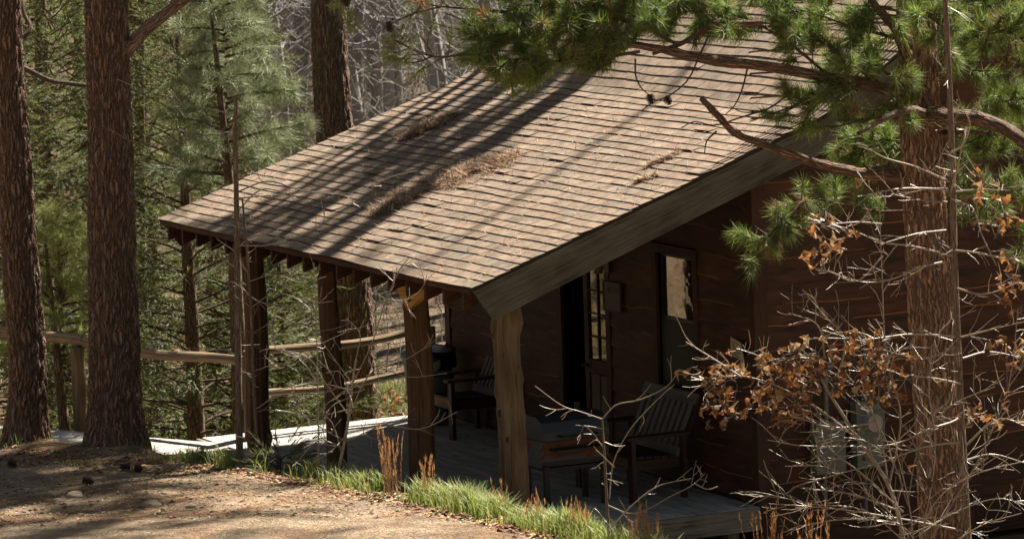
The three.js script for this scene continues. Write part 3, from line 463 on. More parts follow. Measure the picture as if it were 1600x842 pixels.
// the three trunks that stand clear
const tFoot = (u, v, y) => { const p = onY(u, v, y); p.y = G(p.x, p.z) - 0.02; return p; };
{
  const f2 = mounds[0][0], d2 = pix(f2)[2], f1 = mounds[1][0], d1 = pix(f1)[2]; f2.y = G(f2.x, f2.z) - 0.03; f1.y = G(f1.x, f1.z) - 0.03;
  const p2 = pine('thick straight pine trunk rising from an earth mound beside the boardwalk', [[178, 560], [174, 400], [170, 200], [164, 0], [160, -140]].map(([u, v]) => at(u, v, d2)), { foot: f2, r: 0.262, seed: 101, height: 17, crownBase: 9, flare: 0.3, amp: 0.034, stubs: [[1.3, 0.4, 0.06, 0.025], [2.55, 0.9, 0.07, 0.03], [3.9, 0.2, 0.06, 0.03]] });
  const lb = new GB(); lb.tube(curve([[196, 80], [225, 48], [262, 18], [310, -18], [380, -60]].map(([u, v], i) => p2.L(at(u, v, d2 - i * 0.1))), 16), taper(0.075, 0.045), 12, { r0: 0.12 }); lb.build('limb', M.greyBark, p2.grp, 'rough grey limb slanting upward');
  const p1 = pine('dark leaning pine trunk with grass at its foot behind the road edge', [[42, 580], [32, 440], [22, 280], [10, 90], [4, -100]].map(([u, v]) => at(u, v, d1)), { foot: f1, r: 0.2, seed: 102, height: 16, crownBase: 9, flare: 0.3, amp: 0.03 });
  const l1 = new GB(); l1.tube(curve([[12, 96], [40, 108], [75, 125], [105, 130], [140, 134]].map(([u, v], i) => p1.L(at(u, v, d1 + i * 0.12))), 14), taper(0.032, 0.022), 8, { r0: 0.12 }); l1.build('limb', M.greyBark, p1.grp);
  const l2 = new GB(); l2.tube(curve([[20, 70], [46, 45], [36, 20], [30, -20]].map(([u, v], i) => p1.L(at(u, v, d1 + 0.1 + i * 0.1))), 12), taper(0.03, 0.02), 8, { r0: 0.12 }); l2.build('limb', M.limb, p1.grp);
  const d3 = 48.5, f3 = at(560, 668, d3); f3.y = G(f3.x, f3.z) - 0.05;
  pine('brown pine trunk beyond the porch railing, passing behind the roof', [[556, 600], [549, 470], [530, 300], [516, 100], [508, -120]].map(([u, v]) => at(u, v, d3)), { foot: f3, r: 0.27, seed: 103, height: 19, crownBase: 12.5, flare: 0.12, amp: 0.024 });
}
// ---- the pine by the cabin's corner: trunk, long limbs over the roof, needles, cones
{
  const D = 33.6, top = at(1430, -60, D), foot = at(1490, 990, D); foot.y = G(foot.x, foot.z) - 0.05;
  const { grp, L, R } = pine('pine with long needled limbs reaching across the roof beside the gable', [[1478, 842], [1466, 640], [1452, 420], [1440, 200], [1432, 0], [1429, -80]].map(([u, v]) => at(u, v, D)), { foot, r: 0.225, seed: 111, height: 15, crown: false, amp: 0.024, segs: 64, mat: M.lightBark, trunkLabel: 'brown furrowed trunk' });
  const P = (a, dz = 0) => a.map(([u, v, q]) => L(at(u, v, D + (q || 0) + dz)));
  const gn = new GB(), gw = new GB(), crown = { nn: 46, nl: 0.15, wid: 0.0066 };
  const limb = (pts, r, label, mat = M.limb) => { const g = new GB(), c = curve(P(pts), 22); g.tube(c, taper(r, r * 0.45), 10, { r0: 0.12, disp: (a, l) => r * 0.45 * (vn3(Math.cos(a) * 2.5 + 5, Math.sin(a) * 2.5 + 5, l * 16, 5) - 0.5) }); g.build('limb', mat, grp, label, true); return c; };
  limb([[1408, 275, 0], [1360, 272, -0.2], [1300, 262, -0.4], [1250, 246, -0.6], [1200, 228, -0.7], [1150, 208, -0.85], [1122, 180, -0.95], [1096, 153, -1]], 0.052, 'broken bare limb with a snapped tip');
  limb([[1452, 182, -0.15], [1490, 184, -0.6], [1530, 186, -0.9], [1570, 200, -1.1], [1620, 232, -1.3], [1700, 262, -1.5]], 0.085, 'thick dark crooked limb', M.bark);
  limb([[1452, 178, -0.2], [1420, 172, -0.5], [1385, 184, -0.7], [1342, 208, -0.9]], 0.04, 'forked side limb', M.greyBark);
  const main = limb([[1436, 150, 0], [1390, 140, -0.2], [1300, 122, -0.5], [1200, 104, -0.8], [1100, 92, -1.0], [1030, 76, -1.1], [950, 66, -1.2]], 0.062, 'long limb reaching over the roof');
  limb([[1440, 128, 0], [1416, 80, -0.3], [1396, 40, -0.4], [1370, 10, -0.4], [1340, -40, -0.3]], 0.055, 'orange barked limb');
  limb([[1190, 36, -0.9], [1120, 40, -0.95], [1060, 70, -1.05], [1020, 84, -1.1]], 0.03);
  limb([[1472, 210, 0.1], [1500, 205, -0.2], [1545, 208, -0.4]], 0.035, 'dead stub');
  // boughs: [path, shoots, tufts]
  const B = [
    [[[1030, 76, -1.1], [960, 60, -1.15], [880, 48, -1.2], [800, 52, -1.25], [745, 60, -1.3]], 44, 5], [[[1000, 80, -1.1], [930, 92, -1.15], [860, 96, -1.2], [800, 92, -1.3], [760, 96, -1.3]], 40, 5],
    [[[1060, 70, -1.05], [1000, 40, -1.1], [930, 22, -1.1], [860, 8, -1.1], [790, 10, -1.2]], 40, 5], [[[1180, 38, -0.9], [1100, 20, -0.9], [1010, 8, -1.0], [930, -6, -1.0]], 34, 5],
    [[[800, 20, -1.2], [740, 14, -1.25], [690, 10, -1.3], [640, 2, -1.3]], 9, 2], [[[760, 58, -1.3], [735, 78, -1.3], [700, 88, -1.35], [660, 84, -1.35], [615, 62, -1.4]], 6, 1],
    [[[1300, 122, -0.5], [1250, 80, -0.6], [1190, 40, -0.7], [1130, 14, -0.7], [1090, -10, -0.8]], 24, 4], [[[1390, 140, -0.2], [1330, 100, -0.5], [1280, 60, -0.6], [1220, 20, -0.6], [1190, -20, -0.6]], 24, 4],
    [[[1400, 60, -0.3], [1330, 40, -0.4], [1270, 20, -0.5], [1210, 4, -0.5]], 18, 4], [[[1370, 10, -0.4], [1420, 20, -0.6], [1460, 30, -0.7], [1480, 60, -0.8]], 18, 4],
    [[[1350, 130, -0.4], [1310, 150, -0.5], [1270, 160, -0.6], [1230, 170, -0.65]], 16, 4], [[[1436, 150, 0], [1400, 120, -0.4], [1350, 110, -0.7], [1300, 150, -0.8]], 14, 4],
    [[[1440, 170, 0], [1390, 180, -0.5], [1340, 190, -0.6], [1300, 200, -0.7]], 12, 3], [[[1440, 120, 0.2], [1500, 110, 0], [1550, 110, -0.2], [1620, 100, -0.4]], 18, 4],
    [[[1440, 80, 0.2], [1510, 60, 0], [1560, 50, -0.2], [1630, 20, -0.4]], 18, 4], [[[1440, 200, 0.4], [1510, 180, 0.5], [1560, 160, 0.4], [1630, 150, 0.2]], 18, 4],
    [[[1440, 240, 0.4], [1510, 230, 0.6], [1570, 240, 0.6], [1640, 250, 0.4]], 16, 4], [[[1420, 260, 0.3], [1380, 262, 0.5], [1340, 262, 0.6], [1310, 262, 0.6]], 12, 4],
    [[[1425, 215, 0.3], [1385, 225, 0.4], [1345, 232, 0.5]], 10, 4], [[[1420, 330, 0.4], [1370, 330, 0.3], [1310, 318, 0], [1260, 312, -0.3], [1215, 330, -0.5]], 13, 3], [[[1260, 312, -0.3], [1225, 345, -0.5], [1195, 375, -0.6], [1180, 395, -0.6]], 11, 4],
    [[[1350, 60, -0.1], [1300, 20, 0], [1260, -20, 0]], 14, 4], [[[1460, 300, 0.6], [1520, 290, 0.9], [1570, 295, 1], [1630, 300, 1]], 16, 4], [[[1460, 345, 0.6], [1530, 345, 1], [1590, 360, 1], [1640, 365, 1]], 14, 4], [[[1450, 20, 0.4], [1520, 0, 0.5], [1580, 10, 0.4], [1640, 60, 0.2]], 18, 4], [[[1480, 150, 0.6], [1540, 200, 0.8], [1600, 220, 0.8]], 14, 4], [[[1410, 230, 0.5], [1360, 215, 0.8], [1320, 225, 0.9]], 10, 4], [[[1420, 40, 0.4], [1360, 80, 0.5], [1310, 120, 0.5]], 12, 4],
  ];
  for (const [path, sh, tf] of B) pineBough(gw, gn, P(path), 0.016, R, { shoots: sh, tufts: tf, len: 0.2, from: 0.12, ...crown });
  // bare curved shoots at the far end, thin drooping twigs
  for (const t of [[[770, 74, -1.3], [735, 84, -1.3], [690, 88, -1.3], [650, 78, -1.35], [610, 58, -1.4]], [[760, 50, -1.3], [735, 48, -1.3], [700, 42, -1.3], [650, 28, -1.35]], [[690, 10, -1.3], [650, 20, -1.35], [615, 35, -1.4], [588, 52, -1.45]], [[675, 88, -1.35], [655, 96, -1.38], [628, 99, -1.4]], [[745, 48, -1.3], [720, 30, -1.3], [690, 18, -1.3]], [[752, 46, -1.3], [732, 62, -1.3], [712, 58, -1.3]], [[676, 84, -1.35], [664, 66, -1.36], [655, 50, -1.36]], [[993, 92, -1.1], [994, 120, -1.12], [1003, 138, -1.15], [1017, 150, -1.2]], [[1110, 50, -1], [1092, 90, -1.1], [1075, 125, -1.15], [1045, 150, -1.2], [1020, 160, -1.2], [1003, 173, -1.2]], [[1170, 100, -0.8], [1160, 140, -0.9], [1148, 165, -0.95], [1135, 178, -1]], [[1200, 170, -0.8], [1150, 186, -0.9], [1115, 196, -1], [1085, 190, -1], [1065, 200, -1]], [[1120, 205, -0.9], [1105, 220, -0.95], [1101, 240, -1]], [[1270, 150, -0.6], [1240, 165, -0.7], [1200, 180, -0.8], [1172, 190, -0.9]], [[1240, 140, -0.6], [1200, 170, -0.7], [1160, 175, -0.8], [1140, 165, -0.85]]]) gw.tube(curve(P(t), 12), taper(0.009, 0.004), 5, { r0: 0.12 });
  for (const [u, v] of [[612, 62], [640, 70], [630, 96], [540, 30], [528, 12], [556, 40], [604, 75], [622, 52]]) { const c = L(at(u, v, D - 1.4)); for (let j = 0; j < 3; j++) tuft(gn, c.clone().addScaledVector(rdir(R), 0.05), rdir(R), 0.12, 40, R, PINE_WARM, 0.0045); }
  const cr = gn.build('crown', M.needle, grp); gw.build('shoots', M.limb, cr);
  const coneG = (() => { const g = new GB(); for (let i = 0; i < 60; i++) { const t = i / 60, a = i * 2.399, y = lerp(0.03, -0.03, t), r = 0.021 * Math.sin(Math.PI * (0.12 + 0.82 * t)) ** 0.7, d = V(Math.cos(a), 0.35, Math.sin(a)), s = V(-Math.sin(a), 0, Math.cos(a)), c = V(Math.cos(a) * r * 0.5, y, Math.sin(a) * r * 0.5), e = c.clone().addScaledVector(d, r * 0.9); const w = 0.007; g.quad(c.clone().addScaledVector(s, -w * 0.5), c.clone().addScaledVector(s, w * 0.5), e.clone().addScaledVector(s, w), e.clone().addScaledVector(s, -w)); g.quad(e.clone().addScaledVector(s, -w), e.clone().addScaledVector(s, w), e.clone().addScaledVector(s, w).add(V(0, -0.005, 0)), e.clone().addScaledVector(s, -w).add(V(0, -0.005, 0))); } g.tube([V(0, 0.03, 0), V(0, 0, 0), V(0, -0.03, 0)], [0.01, 0.015, 0.005], 6); return g.geo(); })();
  var CONE = coneG;
  for (const [u, v, q, s] of [[1017, 155, -1.2, 1.3], [1044, 157, -1.2, 1.2], [608, 42, -1.45, 1.4], [1312, 135, -0.5, 1.5], [540, 2, -1.45, 1.4], [391, 9, -1.5, 1.3], [316, 38, -1.5, 1.3]].slice(0, 5)) { const m = mesh('pine_cone', coneG, std({ color: rgb(0.05, 0.03, 0.02) }), grp); m.position.copy(L(at(u, v, D + q))); m.scale.setScalar(s); m.rotation.set(0.3, u, 0.2); }
}
// ---- pines behind the cabin, out of the picture to the right: their trunks and crowns shade the roof
{
  const back = (xr, t, r, H, cb, seed, limbs, label, sp = 2.6) => { const x = xr - Math.sin(SUN_AZ) * t, z = -2 - Math.cos(SUN_AZ) * t, f = gp(x, z, -0.1); return pine(label, [1, 3, 5, 7].map((h) => V(x + 0.03 * h, f.y + h, z)), { foot: f, r, seed, height: H, crownBase: cb, limbs, segs: 20, spread: sp, shoots: 11, nn: 26, amp: 0.015, wid: 0.026, group: 'pines behind the cabin' }); };
  const lb = 'tall pine standing in the wood behind the cabin roof';
  back(-4.2, 8, 0.36, 25, 18.8, 121, 16, lb); back(-4.85, 10, 0.27, 27, 21, 122, 14, lb); back(-5.6, 9, 0.34, 23, 14.6, 123, 22, lb, 1.7); back(-6.3, 12, 0.22, 28, 22.5, 124, 14, lb); back(-6.0, 15, 0.24, 32, 27, 128, 7, lb); back(-5.2, 13, 0.24, 30, 25, 129, 6, lb); back(-6.6, 8, 0.16, 23, 17.5, 130, 7, lb, 1.2); back(-6.95, 10, 0.14, 24, 18.6, 125, 14, lb, 1.2); back(-2.3, 14, 0.1, 31, 26, 126, 10, lb, 1.2); back(0.5, 16, 0.07, 34, 29, 127, 8, lb, 1);
}
// ---------------------------------------------------------------- background: cedars, young pines, bare hillside wood
function cedar(label, u, depth, H, o = {}) {
  const R = rng(o.seed), f = at(u, 500, depth); f.y = G(f.x, f.z) - 0.05;
  const grp = thing(o.name || 'cedar_tree', label, 'tree', [f.x, f.y, f.z], 0, o.group), gw = new GB(), gn = new GB(), n = o.n || 60, W = o.w || 1.5, cols = o.cols || CEDAR;
  gw.tube(wander(V(), V(0, 1, 0), H, 10, R, 0.03), taper(0.05 + H * 0.012, 0.01), 9, { r0: 0.12 });
  for (let i = 0; i < n; i++) {
    const t = (i + R()) / n, h = lerp(o.low ?? 0.25, H * 0.98, t), a = i * 2.4 + R() * 0.8, len = W * (1 - t) ** 0.75 * (0.7 + 0.5 * R()) + 0.12, d = V(Math.cos(a), o.rise ?? (0.15 + 0.6 * t), Math.sin(a)), pts = wander(V(0, h, 0), d, len, 5, R, 0.16, o.lift ?? -0.02);
    gw.tube(pts, taper(0.012 + 0.012 * (1 - t), 0.004), 4, { r0: 0.12 });
    const m = Math.round(len * (o.dens || 26)) + 4;
    for (let k = 0; k < m; k++) {
      const q = lerp(o.bare ?? 0.25, 1, R()) * 4.99, j = Math.floor(q), c = pts[j].clone().lerp(pts[j + 1], q - j), T = V().subVectors(pts[j + 1], pts[j]).normalize(), sd = rdir(R).multiplyScalar(0.9).add(T).normalize(); c.addScaledVector(sd, 0.16 * R());
      if (o.needles) tuft(gn, c, sd, o.nl || 0.13, o.nn || 26, R, cols, o.wid || 0.006);
      else { const ax = sd.clone().addScaledVector(T, 0.6); ax.y -= 0.25; ax.normalize(); for (let e = 0; e < 11; e++) { const dd = ax.clone().addScaledVector(rdir(R), 0.5).normalize(), l = 0.045 + 0.07 * R(), w = V().crossVectors(dd, rdir(R)).normalize().multiplyScalar(0.0045 + 0.005 * R()), cc = cols[R() * cols.length | 0], b = c.clone().addScaledVector(ax, 0.02 + 0.2 * e / 11), mul = 0.65 + 0.7 * R(); gn.tri(b.clone().sub(w), b.clone().add(w), b.clone().addScaledVector(dd, l), null, cc.map((x) => x * mul)); } }
    }
  }
  const cr = gn.build('crown', o.mat || (o.needles ? M.needle : M.cedar), grp); gw.build('trunk', M.limb, grp); return grp;
}
{
  const A = 'evergreens crowding behind the boardwalk';
  cedar('broad dark cedar with drooping sprays behind the log rail', 300, 48, 6.2, { seed: 201, w: 1.9, n: 95, low: 0.2, dens: 30 });
  cedar('slim cedar with olive sprays between the two front pine trunks', 100, 52, 6.4, { seed: 202, w: 1.7, n: 85, dens: 28 });
  cedar('dark cedar at the edge of the wood past the leaning trunk', -20, 48.5, 6.6, { seed: 203, w: 1.8, n: 85, dens: 28 });
  cedar('small bushy cedar seen through the porch posts', 440, 51, 3.4, { seed: 204, w: 1.3, n: 60, low: 0.1, dens: 30 });
  cedar('low cedar under the roof corner beside the railing', 360, 50.5, 3.2, { seed: 205, w: 1.4, n: 60, low: 0.1 });
  cedar('tall cedar closing the gap left of the young pine', 215, 53, 8.4, { seed: 206, w: 2.0, n: 90, dens: 22 });
  cedar('tall yellowish cedar standing deep in the wood', 330, 56, 9.0, { seed: 207, w: 1.9, n: 90, dens: 22, cols: [[0.13, 0.16, 0.04], [0.10, 0.13, 0.035], [0.07, 0.10, 0.03], [0.17, 0.18, 0.05]] });
  cedar('tall pine filling the wood behind the leaning trunk', 60, 55, 11, { name: 'pine_tree', seed: 208, needles: true, w: 2.6, n: 60, dens: 11, nl: 0.16, nn: 26, low: 1.2, cols: PINE });
  cedar('tall pine between the wood edge and the slanting grey limb', 235, 57, 11, { name: 'pine_tree', seed: 209, needles: true, w: 2.5, n: 60, dens: 11, nl: 0.16, nn: 26, low: 2, cols: PINE_WARM });
  cedar('dark cedar behind the cedar row, half hidden', 150, 58, 9, { seed: 210, w: 2.2, n: 80, dens: 20 });
  cedar('dense dark cedar deep behind the leaning trunk', -60, 57, 10, { seed: 216, w: 2.4, n: 80, dens: 20 });
  cedar('bright young pine low between the front pine trunks', 96, 46.8, 3.3, { name: 'young_pine', seed: 211, needles: true, w: 0.85, n: 40, dens: 20, nl: 0.16, nn: 30, low: 1.5, cols: [[0.32, 0.36, 0.10], [0.26, 0.31, 0.08], [0.40, 0.42, 0.15]] });
  cedar('silvery long needled young pine above the roof corner', 368, 46.5, 6.1, { name: 'young_pine', seed: 212, needles: true, w: 0.95, n: 44, dens: 21, nl: 0.2, nn: 40, wid: 0.0055, low: 3.4, rise: 0.25, bare: 0.3, cols: SILVER, mat: M.silver });
  cedar('deep green pine closing the wood behind the cedar row', 20, 62, 11, { name: 'pine_tree', seed: 241, needles: true, w: 3, n: 60, dens: 10, nl: 0.17, nn: 24, low: 0.6, cols: PINE });
  cedar('deep green pine behind the slanting grey limb', 180, 64, 12, { name: 'pine_tree', seed: 242, needles: true, w: 3.2, n: 64, dens: 10, nl: 0.17, nn: 24, low: 0.6, cols: PINE });
  cedar('far cedar behind the first porch post', 400, 62, 6, { seed: 243, w: 2.0, n: 70, dens: 16, low: 0.2 });
  // dark evergreens to the right, behind the cabin's corner pine
  const right = (u, d, H, s, cols) => { const R = cedar(s.label, u, d, H, s); return R; };
  right(1560, 47, 9, { label: 'dark dense evergreen behind the crooked limb', seed: 221, w: 2.6, n: 80, dens: 20, low: 0.4 });
  right(1440, 58, 11, { label: 'dark pine past the gable peak', name: 'pine_tree', seed: 222, needles: true, w: 3, n: 60, dens: 10, nl: 0.17, nn: 24, low: 3, cols: PINE });
  right(1640, 42, 7, { label: 'sunlit pine edge by the picture\'s wooded side of the gable', name: 'pine_tree', seed: 223, needles: true, w: 1.7, n: 50, dens: 14, nl: 0.16, nn: 30, low: 2, cols: PINE_WARM });
}
// bare trees on the far hillside
{
  const mats = [std({ color: rgb(0.255, 0.25, 0.25) }), std({ color: rgb(0.20, 0.195, 0.195) }), std({ color: rgb(0.29, 0.285, 0.28) })];
  const variants = [];
  for (let k = 0; k < 6; k++) {
    const R = rng(300 + k), gt = new GB(), gb = new GB(), H = 10 + 5 * R(), r = 0.09 + 0.09 * R(), tr = wander(V(0, -0.3, 0), V(0, 1, 0), H, 10, R, 0.06); gt.tube(tr, taper(r, 0.015), 7, { r0: 0.2 });
    for (let i = 0; i < 34; i++) {
      const t = 0.15 + 0.83 * R(), j = Math.floor(t * 9.99), p = tr[j].clone().lerp(tr[j + 1], t * 10 - j), a = R() * 6.283, L = (0.7 + 2.4 * R()) * (1.15 - t), d = V(Math.cos(a), 0.5 + 0.6 * R(), Math.sin(a)), b = wander(p, d, L, 4, R, 0.22, 0.05); gb.tube(b, taper(0.03 * (1.2 - t), 0.009), 4, { r0: 0.2 });
      for (let q = 0; q < 9; q++) { const c = b[1 + (R() * 4 | 0)], dd = rdir(R).add(d.clone().normalize().multiplyScalar(0.8)).normalize(); gb.tube(wander(c, dd, 0.3 + 0.7 * R(), 3, R, 0.3), taper(0.009, 0.004), 3, { r0: 0.2 }); }
    }
    variants.push([gt.geo(), gb.geo()]);
  }
  const R = rng(333), words = ['grey bare tree standing on the far hillside'];
  let n = 0;
  for (let i = 0; i < 96; i++) {
    const hid = i > 80, d = hid ? 62 + 14 * R() : 72 + 40 * R() ** 0.8, u = hid ? 760 + 260 * R() : 380 + 420 * R(), p = at(u, 300, d); p.y = G(p.x, p.z);
    const [gt, gb] = variants[i % 6], grp = thing('bare_tree', words[0], 'tree', [p.x, p.y, p.z], R() * 6.28, 'bare trees on the far hillside'); grp.scale.setScalar(0.75 + 0.5 * R());
    const m = mats[i % 3]; mesh('trunk', gt, m, grp); mesh('branches', gb, m, grp).userData.kind = 'stuff'; n++;
  }
  // saplings and brush under them, nobody could count
  const g = new GB();
  for (let i = 0; i < 1500; i++) { const d = (i < 300 ? 60 : 68) + 42 * R() ** 1.3, u = 360 + 460 * R(), p = at(u, 300, d); p.y = G(p.x, p.z) - 0.05; const lean = V((R() - 0.5) * 0.9, 1, (R() - 0.5) * 0.9), L = 0.8 + 3.4 * R() * R(), c = 0.6 + 0.9 * R(); g.color = [c, c * 0.95, c * 0.88]; const b = wander(p, lean, L, 3, R, 0.2); g.tube(b, taper(0.012, 0.004), 3, { r0: 0.2 }); for (let q = 0; q < 5; q++) g.tube(wander(b[1 + (R() * 3 | 0)], rdir(R).add(V(0, 0.6, 0)).normalize(), 0.3 + 0.6 * R(), 2, R, 0.3), taper(0.007, 0.004), 3, { r0: 0.2 }); }
  tag(g.build('hillside_brush', std({ color: rgb(0.255, 0.25, 0.245), vertexColors: true }), scene), 'tangle of grey saplings under the hillside trees', 'brush', null, 'stuff');
}
// ---------------------------------------------------------------- boardwalk, railings, porch furniture
{
  const A = V(-6.35, 0, -0.62), d = V(-0.87, 0, 0.49).normalize(), n = V(0.49, 0, 0.87).normalize(), bw = thing('boardwalk', 'grey plank boardwalk leading from the porch deck past the pine trunks', 'boardwalk', [A.x, 0, A.z]), R = rng(41);
  const m4 = new THREE.Matrix4().makeBasis(d, V(0, 1, 0), V().crossVectors(d, V(0, 1, 0)));
  const s = V().crossVectors(d, V(0, 1, 0)).dot(n) > 0 ? 1 : -1;
  for (const q of [0.06, 0.8]) new GB().box(0.25, 7.4, -0.2, -0.036, s * q - 0.02, s * q + 0.02, m4).build('stringer', M.greyWood, bw);
  for (let i = 0; i < 50; i++) { const a = 0.25 + i * 0.146, g = new GB(), t = 0.9 + 0.25 * R(), z0 = -0.03 * R(), z1 = 0.9 + 0.03 * R(); g.color = [t, t * 0.99, t * 0.97]; g.box(a, a + 0.139, -0.034, -0.004 + 0.004 * R(), s > 0 ? z0 : -z1, s > 0 ? z1 : -z0, m4, R() * 5, R() * 5); g.build('plank', M.deck, bw); }
  for (const q of [1.2, 3.4, 5.6]) for (const w of [0.1, 0.78]) new GB().box(q - 0.05, q + 0.05, -1.4, -0.2, s * w - 0.05, s * w + 0.05, m4).build('footing', M.greyWood, bw);
  const log = (g, a, b, r0, r1, seed, sag = 0.02) => { const pts = []; for (let i = 0; i <= 16; i++) { const t = i / 16, p = a.clone().lerp(b, t); p.y -= sag * Math.sin(Math.PI * t); p.y += 0.018 * Math.sin(t * 7 + seed); pts.push(p); } return g.tube(pts, (t) => lerp(r0, r1, t), 18, { caps: true, along: true, r0, tile: 0.6, disp: (q, l) => 0.012 * (vn3(Math.cos(q) * 2 + 4, Math.sin(q) * 2 + 4, l * 2.5, seed) - 0.5) + 0.007 * (vn3(Math.cos(q) * 6 + 4, Math.sin(q) * 6 + 4, l * 1.2, seed + 1) - 0.5) }); };
  const fence = (label, base, rails, posts) => { const f = thing('log_railing', label, 'railing', [base.x, base.y, base.z]), L = (q) => V(...q).sub(base); rails.forEach(([a, b, r0, r1], i) => log(new GB(), L(a), L(b), r0, r1, 51 + i).build('rail', M.rail, f, undefined, true)); posts.forEach(([x, y0, y1, z, r], i) => log(new GB(), L([x, y0, z]), L([x + 0.02, y1, z]), r, r * 0.92, 61 + i, 0).build('post', M.peel, f, undefined, true)); };
  fence('single log rail on posts along the back of the boardwalk', V(-8, 0, 0), [[[-6.95, 0.82, -0.78], [-9.4, 0.87, 0.24], 0.052, 0.062], [[-9.3, 0.88, 0.2], [-12.2, 1.02, 1.5], 0.066, 0.074]], [[-9.35, -1.2, 0.84, 0.28, 0.085], [-6.92, -0.3, 0.95, -0.82, 0.1], [-12.1, -1.2, 0.95, 1.4, 0.09]]);
  fence('two log rails closing the far end of the porch deck', V(-7.1, 0, -2), [[[-7.02, 0.9, -0.95], [-7.12, 0.95, -3.05], 0.044, 0.04], [[-7.02, 0.44, -0.95], [-7.12, 0.5, -3.05], 0.04, 0.036]], [[-7.1, -0.2, 1.02, -3.08, 0.05]]);
}
function slatSeat(name, label, cat, w, pos, nSlats) {          // local: front toward +z, centred in x
  const g = thing(name, label, cat, pos), wd = std({ map: brownWood, bumpMap: woodBump, bumpScale: 0.002, color: rgb(0.45, 0.36, 0.36), roughness: 0.6 }), pale = std({ map: greyWood, bumpMap: woodBump, bumpScale: 0.002, color: rgb(0.48, 0.48, 0.52), roughness: 0.55 });
  const h = w / 2, back = new THREE.Matrix4().makeTranslation(0, 0.4, -0.3).multiply(new THREE.Matrix4().makeRotationX(-0.42));
  for (const s of [-1, 1]) {
    new GB().box(s * h - 0.045, s * h + 0.045, 0, 0.62, 0.2, 0.245).build('leg', wd, g); new GB().box(s * h - 0.04, s * h + 0.04, 0, 0.62, -0.36, -0.32).build('leg', wd, g);
    new GB().box(s * h - 0.06, s * h + 0.06, 0.62, 0.648, -0.4, 0.29).build('armrest', wd, g); new GB().box(s * h - 0.03 - s * 0.04, s * h + 0.005 - s * 0.04, 0.3, 0.4, -0.36, 0.2).build('side_rail', wd, g);
    new GB().box(s * (h - 0.06) - 0.03, s * (h - 0.06) + 0.03, -0.05, 0.64, -0.035, 0.0, back).build('back_upright', wd, g);
  }
  new GB().box(-h + 0.05, h - 0.05, 0.32, 0.42, 0.2, 0.222).build('front_rail', std({ map: peelWood, color: rgb(0.7, 0.55, 0.45) }), g, 'front rail coloured paler for the light on its edge');  // front rail gets a paler colour standing in for light along its edge
  for (let i = 0; i < 6; i++) { const z = -0.28 + i * 0.085; new GB().box(-h + 0.04, h - 0.04, 0.4 + i * 0.004, 0.42 + i * 0.004, z, z + 0.07).build('seat_slat', wd, g); }
  new GB().box(-h + 0.02, h - 0.02, 0.53, 0.64, 0.002, 0.03, back).build('top_rail', pale, g); new GB().box(-h + 0.02, h - 0.02, 0.0, 0.09, 0.002, 0.03, back).build('bottom_rail', pale, g);
  for (let i = 0; i < nSlats; i++) { const x = lerp(-h + 0.1, h - 0.1, i / (nSlats - 1)); new GB().box(x - 0.03, x + 0.03, 0.09, 0.53, 0.004, 0.024, back).build('back_slat', pale, g); }
}
slatSeat('porch_bench', 'dark slatted wooden bench against the wall beneath the window', 'bench', 1.12, [-1.42, 0.002, -2.48], 9);
slatSeat('porch_chair', 'dark wooden armchair with pale back slats beside the grey bin', 'chair', 0.56, [-5.68, 0.002, -2.72], 5);
